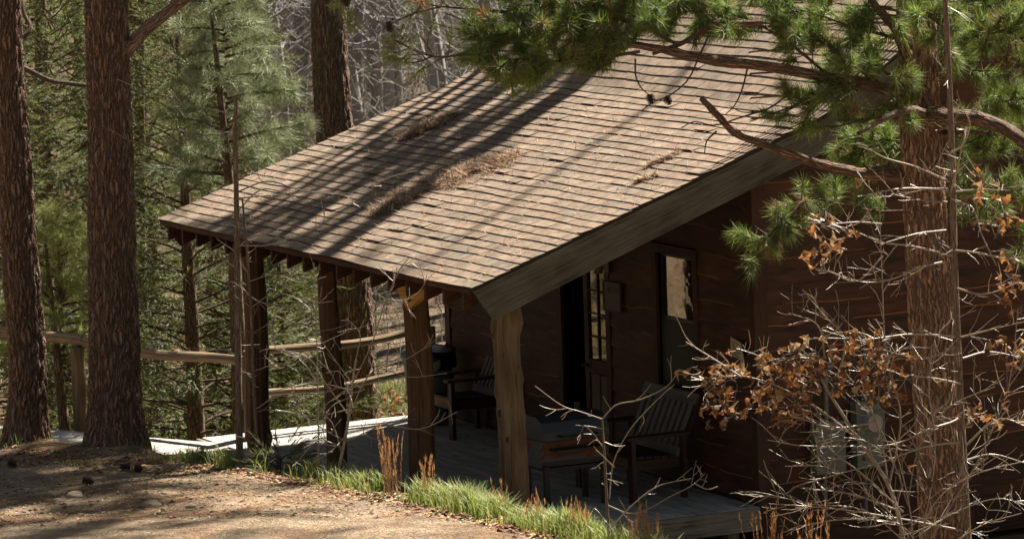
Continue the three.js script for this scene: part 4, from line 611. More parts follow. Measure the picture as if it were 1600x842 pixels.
// barrel grill, rusted
{
  const x = -1.28, z = -1.75, g = thing('charcoal_grill', 'rusty barrel grill with a blue grey lid standing on the deck edge', 'grill', [x, 0, z]);
  const rust = tex(256, 256, (u, v) => { const n = fbm(u * 5, v * 5, 901, 5, 5, 5), m = sstep(0.28, 0.42, v + (n - 0.5) * 0.5); return lin(...mix3(mix3([0.07, 0.075, 0.08], [0.17, 0.175, 0.18], n), mix3([0.09, 0.03, 0.015], [0.22, 0.075, 0.025], fbm(u * 12, v * 12, 902, 4, 12, 12)), m)); }, true, 1);
  const prof = (pts, len, mat, name, uvs) => { const q = new GB(), n = pts.length; for (let i = 0; i < n - 1; i++) { const [a, b] = pts[i], [c, d] = pts[i + 1]; q.quad(V(a, b, len / 2), V(a, b, -len / 2), V(c, d, -len / 2), V(c, d, len / 2), undefined, [[0, (b - 0.38) / 0.32], [1, (b - 0.38) / 0.32], [1, (d - 0.38) / 0.32], [0, (d - 0.38) / 0.32]]); } for (const s of [1, -1]) for (let i = 1; i < n - 1; i++) { const P = (k) => V(pts[k][0], pts[k][1], s * len / 2); q.tri(P(0), P(i), P(i + 1)); } return q.build(name, mat, g); };
  const arc = (r, a0, a1, cy, n) => { const o = []; for (let i = 0; i <= n; i++) { const a = lerp(a0, a1, i / n) * DEG; o.push([r * Math.cos(a), cy + r * Math.sin(a)]); } return o; };
  prof([[-0.02, 0.4], [0.15, 0.4], [0.235, 0.47], [0.25, 0.56], [0.25, 0.66], [-0.25, 0.66], [-0.25, 0.5], [-0.15, 0.4], [-0.02, 0.4]], 0.7, std({ map: rust, roughness: 0.7 }), 'firebox');
  const lid = prof([[0.255, 0.668], [0.25, 0.75], [0.2, 0.84], [0.1, 0.885], [-0.1, 0.885], [-0.2, 0.84], [-0.25, 0.75], [-0.255, 0.668]], 0.71, std({ color: rgb(0.05, 0.064, 0.078), roughness: 0.5, metalness: 0.3 }), 'lid');
  new GB().tube(curve([V(0.252, 0.71, 0.2), V(0.31, 0.71, 0.19), V(0.31, 0.71, -0.19), V(0.252, 0.71, -0.2)], 14), (t) => 0.011, 8).build('handle', M.iron, lid);
  new GB().tube([V(-0.1, 0.88, -0.2), V(-0.1, 0.96, -0.2)], [0.03, 0.03], 10, { caps: true }).build('vent', M.iron, lid);
  for (const sx of [-1, 1]) for (const sz of [-1, 1]) new GB().box(sx * 0.2 - 0.025, sx * 0.2 + 0.025, 0, 0.42, sz * 0.31 - 0.025, sz * 0.31 + 0.025).build('leg', M.iron, g);
  new GB().box(-0.19, 0.19, 0.36, 0.395, -0.32, 0.32).build('ash_tray', M.iron, g); new GB().box(0.262, 0.42, 0.58, 0.6, -0.3, 0.3).build('side_shelf', M.iron, g);
}
// bin with lid; pouch hanging from it
{
  const c = V(-6.58, 0.002, -2.78), g = thing('trash_can', 'grey green ribbed bin with a dark bag over its rim in the porch corner', 'bin', [c.x, c.y, c.z]), pl = std({ color: rgb(0.16, 0.19, 0.185), roughness: 0.5 });
  const lathe = (pts, n = 40) => new THREE.LatheGeometry(pts.map(([x, y]) => new THREE.Vector2(x, y)), n);
  mesh('body', lathe([[0, 0], [0.215, 0], [0.225, 0.02], [0.24, 0.3], [0.25, 0.32], [0.252, 0.36], [0.246, 0.38], [0.268, 0.7], [0.285, 0.72], [0.285, 0.76], [0.262, 0.765]]), pl, g);
  mesh('lid', lathe([[0.29, 0.74], [0.3, 0.75], [0.298, 0.79], [0.27, 0.815], [0.12, 0.85], [0, 0.855]]), std({ color: rgb(0.10, 0.125, 0.13), roughness: 0.4 }), g);
  new GB().tube(curve([V(-0.09, 0.84, 0), V(-0.06, 0.9, 0), V(0.06, 0.9, 0), V(0.09, 0.84, 0)], 10), (t) => 0.013, 8).build('lid_handle', M.iron, g);
  { const R = rng(77), b = new GB(), P = []; for (let i = 0; i <= 24; i++) for (let j = 0; j <= 4; j++) { const a = i / 24 * 6.2832 * 0.7 - 1.2, k = i % 25, w = 0.02 * (h3(k, j, 3) - 0.5); P.push(V(Math.cos(a) * (0.3 + w + 0.012), 0.8 - j * 0.05 + 0.03 * h3(k, 9, j) * (j === 0 ? 2 : 1), -Math.sin(a) * (0.3 + w + 0.012))); } for (let i = 0; i < 24; i++) for (let j = 0; j < 4; j++) b.quad(P[i * 5 + j + 1], P[(i + 1) * 5 + j + 1], P[(i + 1) * 5 + j], P[i * 5 + j]); b.build('bag', std({ color: rgb(0.008, 0.008, 0.009), roughness: 0.35, side: THREE.DoubleSide }), g); }
  const h = new THREE.SphereGeometry(0.15, 28, 14, 0, Math.PI * 2, Math.PI * 0.45, Math.PI * 0.55); h.scale(1, 0.8, 0.45);
  const p = mesh('pouch', h, std({ color: rgb(0.36, 0.31, 0.2), roughness: 0.9, side: THREE.DoubleSide }), scene); p.position.set(c.x + 0.29, 0.69, c.z + 0.14); p.rotation.set(0, 1.05, 0.25); tag(p, 'tan rounded pouch hanging on the side of the bin', 'pouch');
}
// things on the walls
{
  const z = -DW + 0.012;
  const s = thing('wall_plaque', 'dark square plaque with raised numbers mounted beside the door', 'plaque', [-2.85, 1.6, z]);
  new GB().box(-0.17, 0.17, 0, 0.28, 0, 0.018).build('plate', std({ color: rgb(0.03, 0.031, 0.025), roughness: 0.6 }), s);
  const fr = new GB(); for (const b of [[-0.185, 0.185, -0.016, 0], [-0.185, 0.185, 0.28, 0.296], [-0.185, -0.17, 0, 0.28], [0.17, 0.185, 0, 0.28]]) fr.box(...b, 0, 0.026); fr.build('frame', std({ color: rgb(0.07, 0.05, 0.03) }), s);
  const { FontLoader } = await import('three/addons/loaders/FontLoader.js'), { TextGeometry } = await import('three/addons/geometries/TextGeometry.js');
  const font = await new FontLoader().loadAsync('fonts/droid/droid_sans_bold.typeface.json'), tg = new TextGeometry('6206', { font, size: 0.07, depth: 0.006, curveSegments: 4 }); tg.computeBoundingBox(); tg.translate(-tg.boundingBox.max.x / 2, 0.18, 0.018);
  mesh('lettering', tg, std({ color: rgb(0.12, 0.11, 0.085) }), s);
  const nt = new GB(), w = 0.13; const q = [[-w, 0.02], [w, -0.01], [w, 0.17], [-w, 0.2]].map(([a, b], i) => V(a, b, 0.006 + (i === 2 ? 0.03 : 0.0))); nt.quad(q[0], q[1], q[2], q[3]); const paper = tex(64, 64, (u, v) => { const l = (v * 9 % 1) > 0.6 && u > 0.12 && u < 0.3 + 0.6 * h3(v * 9 | 0, 1, 1) && v < 0.85; return l ? [0.4, 0.38, 0.33] : [0.72, 0.69, 0.58]; }, true, 0.26, 0.19);
  const n = nt.build('paper_notice', std({ map: paper, side: THREE.DoubleSide }), scene); n.position.set(-0.27, 1.4, z + 0.02); tag(n, 'small pale paper notice pinned to the wall by the cabin corner', 'notice');
  const l = thing('porch_lamp', 'small unlit lantern on the wall above the plaque', 'lamp', [-2.95, 1.98, z]); new GB().box(-0.05, 0.05, 0, 0.14, 0, 0.02).build('back_plate', M.iron, l); new GB().tube(curve([V(0, 0.1, 0.02), V(0, 0.15, 0.07), V(0, 0.12, 0.11)], 8), (t) => 0.008, 6).build('arm', M.iron, l); mesh('shade', new THREE.CylinderGeometry(0.03, 0.055, 0.12, 6, 1, true), std({ color: rgb(0.12, 0.13, 0.07), roughness: 0.3, side: THREE.DoubleSide }), l).position.set(0, 0.06, 0.11); mesh('cap', new THREE.ConeGeometry(0.06, 0.04, 6), M.iron, l).position.set(0, 0.14, 0.11);
  const bm = std({ color: rgb(0.12, 0.145, 0.125), roughness: 0.55 });
  const box = (label, zc, y0, y1, w2) => { const b = thing('utility_box', label, 'utility box', [0.03, y0, zc], 0, 'utility boxes on the gable wall'); new GB().box(0, 0.11, 0, y1 - y0, -w2, w2).build('case', bm, b); new GB().box(0.112, 0.125, 0.012, y1 - y0 - 0.1, -w2 - 0.008, w2 + 0.008).build('cover', bm, b); new GB().tube([V(0.05, y1 - y0, 0), V(0.05, y1 - y0 + 0.5, 0)], [0.022, 0.022], 10).build('conduit', bm, b); new GB().tube([V(0.05, 0, 0.03), V(0.05, -0.6, 0.03)], [0.018, 0.018], 10).build('conduit', bm, b); mesh('latch', new THREE.BoxGeometry(0.02, 0.04, 0.02), M.iron, b).position.set(0.128, 0.1, w2 * 0.6); return b; };
  box('shorter grey green utility box on the gable wall beside the corner', -3.89, 0.26, 0.76, 0.155);
  const b2 = box('taller grey green meter box on the gable wall', -4.34, 0.27, 0.92, 0.15); const mg = new THREE.CylinderGeometry(0.085, 0.085, 0.1, 24); mg.rotateZ(Math.PI / 2); mesh('meter', mg, phys({ color: rgb(0.3, 0.3, 0.3), roughness: 0.15 }), b2).position.set(0.16, 0.45, 0);
}
// ---------------------------------------------------------------- bare shrubs, dead leaves, grass, litter
function shrub(name, label, paths, depth, o) {                 // paths in pixels [u, v, extra depth], first one starts at the foot
  const R = rng(o.seed), W = paths.map((p) => p.map(([u, v, q]) => at(u, v, depth + (q || 0)))), f0 = W[0][0], foot = o.ground === false ? f0.clone() : V(f0.x, Math.min(f0.y, G(f0.x, f0.z)) - 0.05, f0.z);
  if (o.ground !== false) W[0].unshift(foot.clone());
  const grp = thing(name, label, o.cat || 'shrub', [foot.x, foot.y, foot.z], 0, o.group), g = new GB(), ends = [];
  W.forEach((p, i) => {
    const c = curve(p.map((q, k) => { const l = q.clone().sub(foot); if (k && i) l.addScaledVector(rdir(R), o.jit ?? 0.015); return l; }), Math.max(8, p.length * 5)), r = i === 0 ? o.r : (o.r2 || o.r * 0.4) * 0.8, n = c.length, sh = 0.7 + 0.5 * R();
    g.color = [sh, sh * 0.97, sh * 0.93]; if (o.brown && i === 0) { const tg = new GB(); tg.tube(c, taper(r, r * 0.4), 10, { r0: 0.12 }); tg.build('trunk', M.saplingBark, grp); } else g.tube(c, taper(r, i === 0 ? r * 0.4 : 0.0035), i === 0 ? 8 : 5, { r0: 0.1 });
    const len = c.reduce((s, q, k) => k ? s + q.distanceTo(c[k - 1]) : 0, 0), m = Math.round(len * (i === 0 ? o.trunkTwigs ?? 5 : o.twigs ?? 9));
    for (let k = 0; k < m; k++) {
      const t = (i === 0 ? 0.3 : 0.15) + (i === 0 ? 0.7 : 0.85) * R(), j = Math.min(n - 2, Math.floor(t * (n - 1))), T = V().subVectors(c[j + 1], c[j]).normalize(), d = T.multiplyScalar(i === 0 ? 0.2 : 0.7).addScaledVector(rdir(R), 0.9); d.y += o.up ?? 0.12; d.normalize();
      const L = (o.tl || 0.28) * (0.3 + R()), s2 = 0.4 + 1.0 * R(); g.color = [s2, s2 * (0.9 + 0.1 * R()), s2 * (0.8 + 0.15 * R())]; const tw = wander(c[j], d, L, 5, R, 0.22, 0.03); g.tube(tw, taper(0.0038, 0.002), 4, { r0: 0.1 }); ends.push(tw);
      if (R() < 0.7) { const b = wander(tw[2], d.clone().addScaledVector(rdir(R), 0.8).normalize(), L * 0.5, 3, R, 0.25); g.tube(b, taper(0.0032, 0.002), 3, { r0: 0.1 }); }
    }
  });
  g.build('branches', M.twig, grp).userData.kind = 'stuff'; return { grp, foot, R, ends };
}
const leafGeos = [0, 1, 2, 3, 4, 5, 6, 7].map((k) => {                   // curled lobed oak leaves
  const R = rng(700 + k), g = new GB(), n = 7, L = 0.085, curl = 0.03 + 0.05 * R(), fold = 0.3 + 0.7 * R(), tw = (R() - 0.5) * 2.2, rows = [], c0 = [0.16, 0.072, 0.026], c1 = [0.40, 0.185, 0.06], col = k > 5 ? [0.07, 0.036, 0.02] : k === 5 ? [0.46, 0.30, 0.15] : mix3(c0, c1, k / 4);
  for (let i = 0; i <= n; i++) { const t = i / n, w = i === 0 ? 0.002 : 0.024 * Math.sin(Math.PI * Math.min(1, t * 0.92 + 0.04)) * (i % 2 ? 1.25 : 0.7), a = tw * t, y = -t * L, z = curl * Math.sin(t * 3.0), m = 0.85 + 0.3 * R(); const cc = col.map((q) => q * m); rows.push([[-w, fold * w], [0, 0], [w, fold * w]].map(([x, zz]) => { const X = x * Math.cos(a) - zz * Math.sin(a), Z = x * Math.sin(a) + zz * Math.cos(a) + z; return { p: V(X, y, Z), c: cc }; })); }
  for (let i = 0; i < n; i++) for (let j = 0; j < 2; j++) { const A = rows[i][j], B = rows[i][j + 1], C = rows[i + 1][j + 1], D = rows[i + 1][j]; g.tri(A.p, B.p, C.p, null, A.c); g.tri(A.p, C.p, D.p, null, A.c); }
  return g.geo();
});
function leaves(sh, clusters, depth, single) {                  // clusters [u, v, spread in px, count, depth]
  const rest = [], R = sh.R; let k = 0;
  for (const [u, v, ru, rv, n, dq = 0] of clusters) for (let i = 0; i < n; i++) {
    const a = R() * 6.2832, q = Math.sqrt(R()), P = at(u + Math.cos(a) * q * ru, v + Math.sin(a) * q * rv, depth + dq + (R() - 0.5) * 0.5).sub(sh.foot), gi = leafGeos[R() * 8 | 0], e = new THREE.Euler((R() - 0.5) * 1.8, R() * 6.28, (R() - 0.5) * 1.8), s = 0.75 + 0.65 * R();
    if (k++ < single && i % 2 === 0) { const m = mesh('leaf', gi, M.deadLeaf, sh.grp); m.position.copy(P); m.rotation.copy(e); m.scale.setScalar(s); }
    else { const g2 = gi.clone(); g2.applyMatrix4(new THREE.Matrix4().compose(P, new THREE.Quaternion().setFromEuler(e), V(s, s, s))); rest.push(g2); }
    if (i % 3 === 0) { const tw = wander(P, rdir(R), 0.16, 3, R, 0.3); (sh.extra = sh.extra || new GB()).tube(tw, [0.0028, 0.0026, 0.0023, 0.002], 3, { r0: 0.1 }); }
  }
  if (rest.length) mesh('leaves', mergeGeometries(rest), M.deadLeaf, sh.grp).userData.kind = 'stuff';
  if (sh.extra) sh.extra.build('leaf_stems', M.twig, sh.grp).userData.kind = 'stuff';
}
{
  const D = 32;
  const a = shrub('oak_sapling', 'slender oak sapling with pale bare branches and orange leaves before the pine trunk', [
    [[1518, 980], [1512, 842], [1502, 640], [1493, 430], [1488, 220], [1478, 0], [1474, -60]],
    [[1491, 300, 0], [1530, 298, -0.1], [1578, 295, -0.3]], [[1481, 316, 0], [1440, 312, -0.2], [1393, 305, -0.3]], [[1483, 296, 0], [1410, 296, -0.3], [1343, 308, -0.5]], [[1493, 313], [1519, 326, -0.1], [1533, 366, -0.2], [1559, 416, -0.3]],
    [[1489, 391], [1533, 394, -0.2], [1576, 403, -0.3], [1610, 397, -0.4]], [[1479, 360], [1433, 366, -0.2], [1383, 379, -0.4]], [[1490, 400], [1423, 385, -0.3], [1383, 380, -0.5], [1333, 360, -0.6], [1296, 350, -0.7]], [[1476, 409], [1433, 419, -0.3], [1396, 436, -0.5], [1350, 439, -0.6], [1296, 426, -0.7]],
    [[1484, 284], [1433, 263, -0.2], [1383, 246, -0.3], [1350, 225, -0.4]], [[1500, 528], [1551, 513, -0.2], [1605, 504, -0.4]], [[1498, 526], [1425, 523, -0.3], [1380, 525, -0.5], [1325, 533, -0.6]], [[1498, 540], [1440, 560, -0.3], [1390, 548, -0.5], [1340, 532, -0.7], [1285, 530, -0.8]],
    [[1502, 650], [1490, 661, -0.2], [1450, 671, -0.4], [1400, 693, -0.5], [1325, 696, -0.7], [1250, 698, -0.8], [1200, 686, -0.9]], [[1506, 700], [1561, 656, -0.2], [1610, 668, -0.3]], [[1510, 830], [1400, 811, -0.3], [1300, 793, -0.6], [1200, 786, -0.8]], [[1505, 560], [1545, 550, 0.2], [1600, 560, 0.3]], [[1508, 720], [1550, 712, 0.1], [1605, 725, 0.2]], [[1484, 240], [1505, 225, -0.2], [1515, 195, -0.3], [1500, 160, -0.3]], [[1487, 300], [1500, 250, -0.4], [1505, 225, -0.5]],
    [[1505, 690], [1440, 700, -0.4], [1380, 720, -0.6], [1310, 740, -0.7], [1255, 758, -0.8]], [[1505, 600], [1460, 590, -0.3], [1400, 580, -0.4], [1340, 560, -0.6]], [[1494, 450], [1540, 460, -0.3], [1600, 440, -0.4]],
  ], D, { seed: 401, r: 0.045, r2: 0.013, twigs: 11, trunkTwigs: 9, tl: 0.26, brown: true, cat: 'tree', jit: 0.012 });
  leaves(a, [[1530, 280, 18, 30, 9], [1557, 340, 28, 20, 14], [1570, 420, 22, 30, 10], [1575, 545, 35, 25, 16], [1560, 300, 25, 25, 5], [1575, 470, 20, 30, 6], [1530, 640, 30, 14, 6]], D - 0.2, 60);
  const b = shrub('oak_shrub', 'twiggy oak shrub holding dense brown leaves before the gable wall', [
    [[1425, 990], [1412, 842], [1390, 760], [1345, 690], [1300, 620], [1275, 575]], [[1390, 760], [1370, 660, -0.1], [1340, 600, -0.2], [1290, 565, -0.3], [1230, 560, -0.4], [1175, 570, -0.5]], [[1345, 690], [1280, 640, -0.2], [1210, 600, -0.3], [1150, 585, -0.4], [1105, 595, -0.5]], [[1300, 620], [1320, 528, 0], [1290, 495, 0], [1255, 455, 0.1]], [[1290, 560], [1275, 505, -0.2], [1235, 490, -0.3]], [[1390, 760], [1410, 650, 0.1], [1385, 560, 0.2], [1378, 420, 0.2], [1372, 300, 0.2]], [[1340, 600], [1380, 560, -0.3], [1430, 540, -0.4]], [[1160, 590, -0.5], [1110, 560, -0.5], [1070, 535, -0.5]], [[1210, 600, -0.4], [1190, 560, -0.5], [1160, 545, -0.5]], [[1370, 660], [1300, 670, -0.2], [1220, 640, -0.3]], [[1412, 800], [1330, 770, -0.3], [1250, 762, -0.4]], [[1412, 800], [1350, 740, -0.3], [1300, 700, -0.4], [1280, 670, -0.4]],
    [[1380, 400, 0.2], [1340, 440, 0], [1300, 428, -0.1], [1275, 420, -0.2]], [[1378, 350, 0.2], [1340, 345, 0], [1300, 352, -0.1]],
  ], 31.6, { seed: 402, r: 0.024, r2: 0.011, twigs: 13, tl: 0.26, jit: 0.012 });
  leaves(b, [[1150, 592, 52, 52, 44], [1215, 592, 45, 55, 42], [1270, 565, 45, 45, 40], [1330, 560, 50, 50, 42], [1385, 570, 34, 60, 26], [1125, 630, 28, 35, 16], [1240, 625, 36, 34, 18], [1300, 360, 32, 34, 26], [1280, 400, 25, 22, 10], [1370, 600, 30, 25, 14], [1100, 575, 25, 18, 8]], 31.3, 130);
  const c = shrub('bare_shrub', 'low tangle of silvery bare stems under the cabin corner pine', [
    [[1440, 980], [1430, 860], [1420, 780], [1400, 700]], [[1430, 860], [1470, 780, -0.1], [1530, 740, -0.2], [1600, 720, -0.2]], [[1430, 860], [1350, 800, -0.2], [1270, 790, -0.3], [1190, 770, -0.4]], [[1420, 780], [1440, 700, 0.1], [1480, 640, 0.1], [1540, 610, 0]], [[1430, 840], [1500, 800, 0.2], [1560, 780, 0.2], [1610, 790, 0.2]], [[1420, 790], [1390, 720, -0.1], [1330, 680, -0.1], [1260, 650, -0.2]], [[1440, 850], [1460, 700, 0.2], [1455, 600, 0.2], [1470, 520, 0.2]], [[1430, 850], [1380, 790, 0.1], [1300, 730, 0], [1230, 730, -0.1]], [[1445, 860], [1540, 700, 0.3], [1575, 600, 0.3], [1590, 480, 0.3]], [[1450, 880], [1530, 820, 0], [1600, 800, -0.1]], [[1435, 850], [1400, 820, -0.3], [1300, 812, -0.4], [1220, 830, -0.4]],
  ], 31, { seed: 403, r: 0.011, r2: 0.0065, twigs: 15, tl: 0.3 });
  leaves(c, [[1590, 630, 25, 20, 6], [1530, 655, 30, 14, 6], [1460, 740, 40, 20, 4]], 31, 16);
}
{
  // thin saplings along the boardwalk and the bank
  const d = (u, v, y) => pix(onY(u, v, y))[2];
  shrub('bare_sapling', 'straight thin sapling with pale side twigs rising above the roof corner', [
    [[374, 718], [371, 500], [369, 330], [367, 210], [368, 150]], [[367, 176], [350, 176, 0.1], [325, 172, 0.2], [265, 155, 0.3], [228, 146, 0.3], [182, 122, 0.4]], [[368, 215], [330, 212, 0.1], [250, 224, 0.2], [205, 218, 0.3], [165, 200, 0.3]], [[366, 190], [358, 205, -0.1], [345, 206, -0.2], [315, 190, -0.2]], [[369, 178], [395, 170, -0.1], [430, 180, -0.2]], [[371, 396], [352, 380, 0], [338, 372, 0]], [[371, 386], [400, 366, -0.1], [440, 374, -0.3], [480, 366, -0.4], [504, 344, -0.4], [508, 328, -0.4]], [[371, 384], [410, 382, 0.1], [460, 380, 0.1], [500, 392, 0.1]], [[370, 420], [345, 404, 0.1], [316, 390, 0.2]], [[370, 300], [420, 282, -0.2], [470, 296, -0.3], [540, 302, -0.4], [620, 275, -0.5], [652, 268, -0.5]], [[370, 310], [430, 305, 0], [500, 302, 0], [560, 310, 0]], [[370, 330], [410, 296, 0.2], [440, 298, 0.2], [470, 312, 0.2]], [[371, 440], [400, 470, -0.2], [450, 478, -0.2], [520, 470, -0.3]], [[371, 560], [350, 545, 0.2], [320, 550, 0.2]], [[372, 620], [340, 640, 0.1], [318, 655, 0.1]],
  ], d(374, 722, 0.5), { seed: 411, r: 0.042, r2: 0.0105, twigs: 3, trunkTwigs: 4, tl: 0.2, cat: 'tree', brown: true });
  shrub('bare_sapling', 'second thin sapling with short twigs beside the first porch post', [[[402, 722], [396, 600], [391, 480], [384, 380], [378, 310]], [[392, 480], [430, 460, -0.1], [480, 470, -0.2]], [[394, 520], [440, 500, 0], [500, 515, 0], [560, 500, 0]], [[396, 580], [440, 570, -0.2], [470, 585, -0.3]], [[398, 640], [440, 620, -0.2], [480, 640, -0.3]], [[390, 460], [360, 440, 0.1], [350, 470, 0.1]], [[388, 440], [430, 430, 0], [470, 440, 0], [510, 430, 0]]], d(402, 727, 0.52), { seed: 412, r: 0.022, r2: 0.006, twigs: 5, trunkTwigs: 9, tl: 0.22, cat: 'tree', brown: true });
  shrub('bare_sapling', 'whip-thin sapling standing before the second porch post', [[[498, 738], [496, 600], [493, 480], [490, 410]], [[496, 600], [470, 560, 0], [440, 548, 0]], [[495, 540], [540, 520, -0.1], [580, 508, -0.1]]], d(498, 745, 0.62), { seed: 413, r: 0.009, r2: 0.005, twigs: 4, trunkTwigs: 5, tl: 0.2, cat: 'tree' });
  shrub('bare_shrub', 'gnarled leafless shrub tangled round the second porch post', [
    [[528, 742], [536, 700], [545, 650], [550, 600], [556, 560]], [[534, 710], [520, 660, -0.1], [505, 640, -0.1], [532, 612, -0.1], [545, 604, -0.1]], [[536, 700], [500, 690, 0], [470, 715, 0], [455, 735, 0]], [[545, 650], [510, 600, 0], [480, 560, 0], [420, 545, 0]], [[545, 650], [570, 600, -0.1], [590, 575, -0.1], [640, 590, -0.1], [700, 582, -0.1]], [[540, 690], [600, 665, -0.1], [660, 668, -0.2], [712, 642, -0.2]], [[550, 600], [520, 560, 0.1], [500, 530, 0.1]], [[550, 600], [580, 540, 0], [600, 470, 0], [625, 420, 0], [640, 400, 0]], [[556, 560], [560, 520, 0], [540, 495, 0]], [[550, 610], [490, 600, 0.1], [430, 612, 0.1]], [[545, 640], [490, 650, -0.1], [440, 640, -0.1]], [[540, 690], [500, 670, -0.2], [470, 640, -0.2], [455, 600, -0.2]], [[600, 470, 0], [640, 468, 0], [660, 445, 0], [668, 432, 0]], [[590, 575, -0.1], [640, 560, -0.1], [690, 525, -0.1]], [[534, 715], [560, 745, -0.2], [600, 722, -0.3]],
    [[540, 680], [520, 700, -0.2], [490, 720, -0.2]], [[548, 620], [515, 640, -0.2], [500, 680, -0.2]], [[548, 620], [530, 580, -0.2], [510, 585, -0.2]],
  ], d(528, 748, 0.66), { seed: 414, r: 0.02, r2: 0.008, twigs: 9, tl: 0.22 });
  shrub('bare_sapling', 'forked leafless sapling standing before the rusty grill', [
    [[952, 842], [948, 780], [944, 700], [941, 655]], [[941, 655], [905, 642, -0.1], [880, 634, -0.1], [838, 605, -0.2]], [[941, 655], [965, 632, 0], [1000, 622, 0], [1040, 605, 0], [1062, 582, 0]], [[952, 780], [962, 720, 0.1], [985, 672, 0.1], [1010, 640, 0.1], [1050, 602, 0.1]], [[942, 670], [920, 664, -0.1], [898, 667, -0.1]], [[944, 700], [930, 690, 0], [922, 696, 0]], [[960, 730], [945, 712, -0.1], [930, 700, -0.1]], [[950, 790], [990, 800, -0.1], [1050, 776, -0.2], [1085, 755, -0.2], [1100, 738, -0.2]], [[1085, 755, -0.2], [1105, 764, -0.2], [1125, 760, -0.2]], [[950, 830], [985, 790, -0.2], [1030, 760, -0.2], [1078, 746, -0.2]],
  ], d(952, 850, 0.88), { seed: 415, r: 0.017, r2: 0.008, twigs: 5, tl: 0.18, cat: 'tree', brown: true });
  shrub('dead_brush', 'brown leaved brush beyond the deck end under the railing', [[[610, 655], [612, 630], [620, 610]], [[610, 655], [600, 620], [590, 600]], [[610, 655], [628, 630], [636, 600]], [[610, 650], [590, 635], [575, 620]]], 50, { seed: 416, r: 0.01, r2: 0.006, twigs: 14, tl: 0.35, cat: 'brush' });
  { const s = { R: rng(4161), grp: scene.getObjectByName('dead_brush'), foot: scene.getObjectByName('dead_brush').position }; leaves(s, [[605, 632, 34, 22, 60]], 50, 0); }
}
// dry broom grass on the bank
{
  const clump = (label, u, v, y, n, H, seed) => {
    const R = rng(seed), f = onY(u, v, y); f.y = G(f.x, f.z); const grp = thing('dry_grass_clump', label, 'dry grass', [f.x, f.y, f.z], 0, 'dry grass clumps on the bank'), g = new GB();
    for (let i = 0; i < n; i++) { const b = V((R() - 0.5) * 0.16, -0.02, (R() - 0.5) * 0.16), h = H * (0.55 + 0.5 * R()), p = wander(b, V((R() - 0.5) * 0.35, 1, (R() - 0.5) * 0.35), h, 6, R, 0.04), m = 0.7 + 0.6 * R(); g.color = [0.42 * m, 0.20 * m, 0.075 * m]; g.tube(p, taper(0.0035, 0.0018), 3, { r0: 0.1 }); for (let k = 0; k < 22; k++) { const t = 0.35 + 0.65 * R(), j = Math.floor(t * 5.99), c = p[j].clone().lerp(p[j + 1], t * 6 - j), d = V((R() - 0.5), 0.9 + R(), (R() - 0.5)).normalize(), w = V().crossVectors(d, rdir(R)).normalize().multiplyScalar(0.0035), q = 0.8 + 0.6 * R(); g.tri(c.clone().sub(w), c.clone().add(w), c.clone().addScaledVector(d, 0.03 + 0.04 * R()), null, [0.50 * q, 0.27 * q, 0.11 * q]); } }
    g.build('stalks', M.deadLeaf, grp);
  };
  clump('tall orange dry grass stalks before the porch deck', 612, 778, 0.72, 16, 0.66, 501); clump('short orange dry stalks at the foot of the third post', 672, 786, 0.76, 10, 0.42, 502); clump('thin dry stalks beside the corner log post', 770, 806, 0.8, 6, 0.3, 507); clump('dry stalks on the bank before the grill', 905, 842, 0.85, 14, 0.36, 503); clump('dry stalks on the bank right of the forked sapling', 1005, 868, 0.88, 14, 0.44, 504); clump('tall dry stalks below the deck end', 1203, 905, 0.88, 16, 0.75, 505); clump('tall dry stalks below the utility boxes', 1284, 925, 0.88, 14, 0.8, 506); clump('short dry stalks in the grass before the corner post', 840, 828, 0.84, 8, 0.32, 508);
}
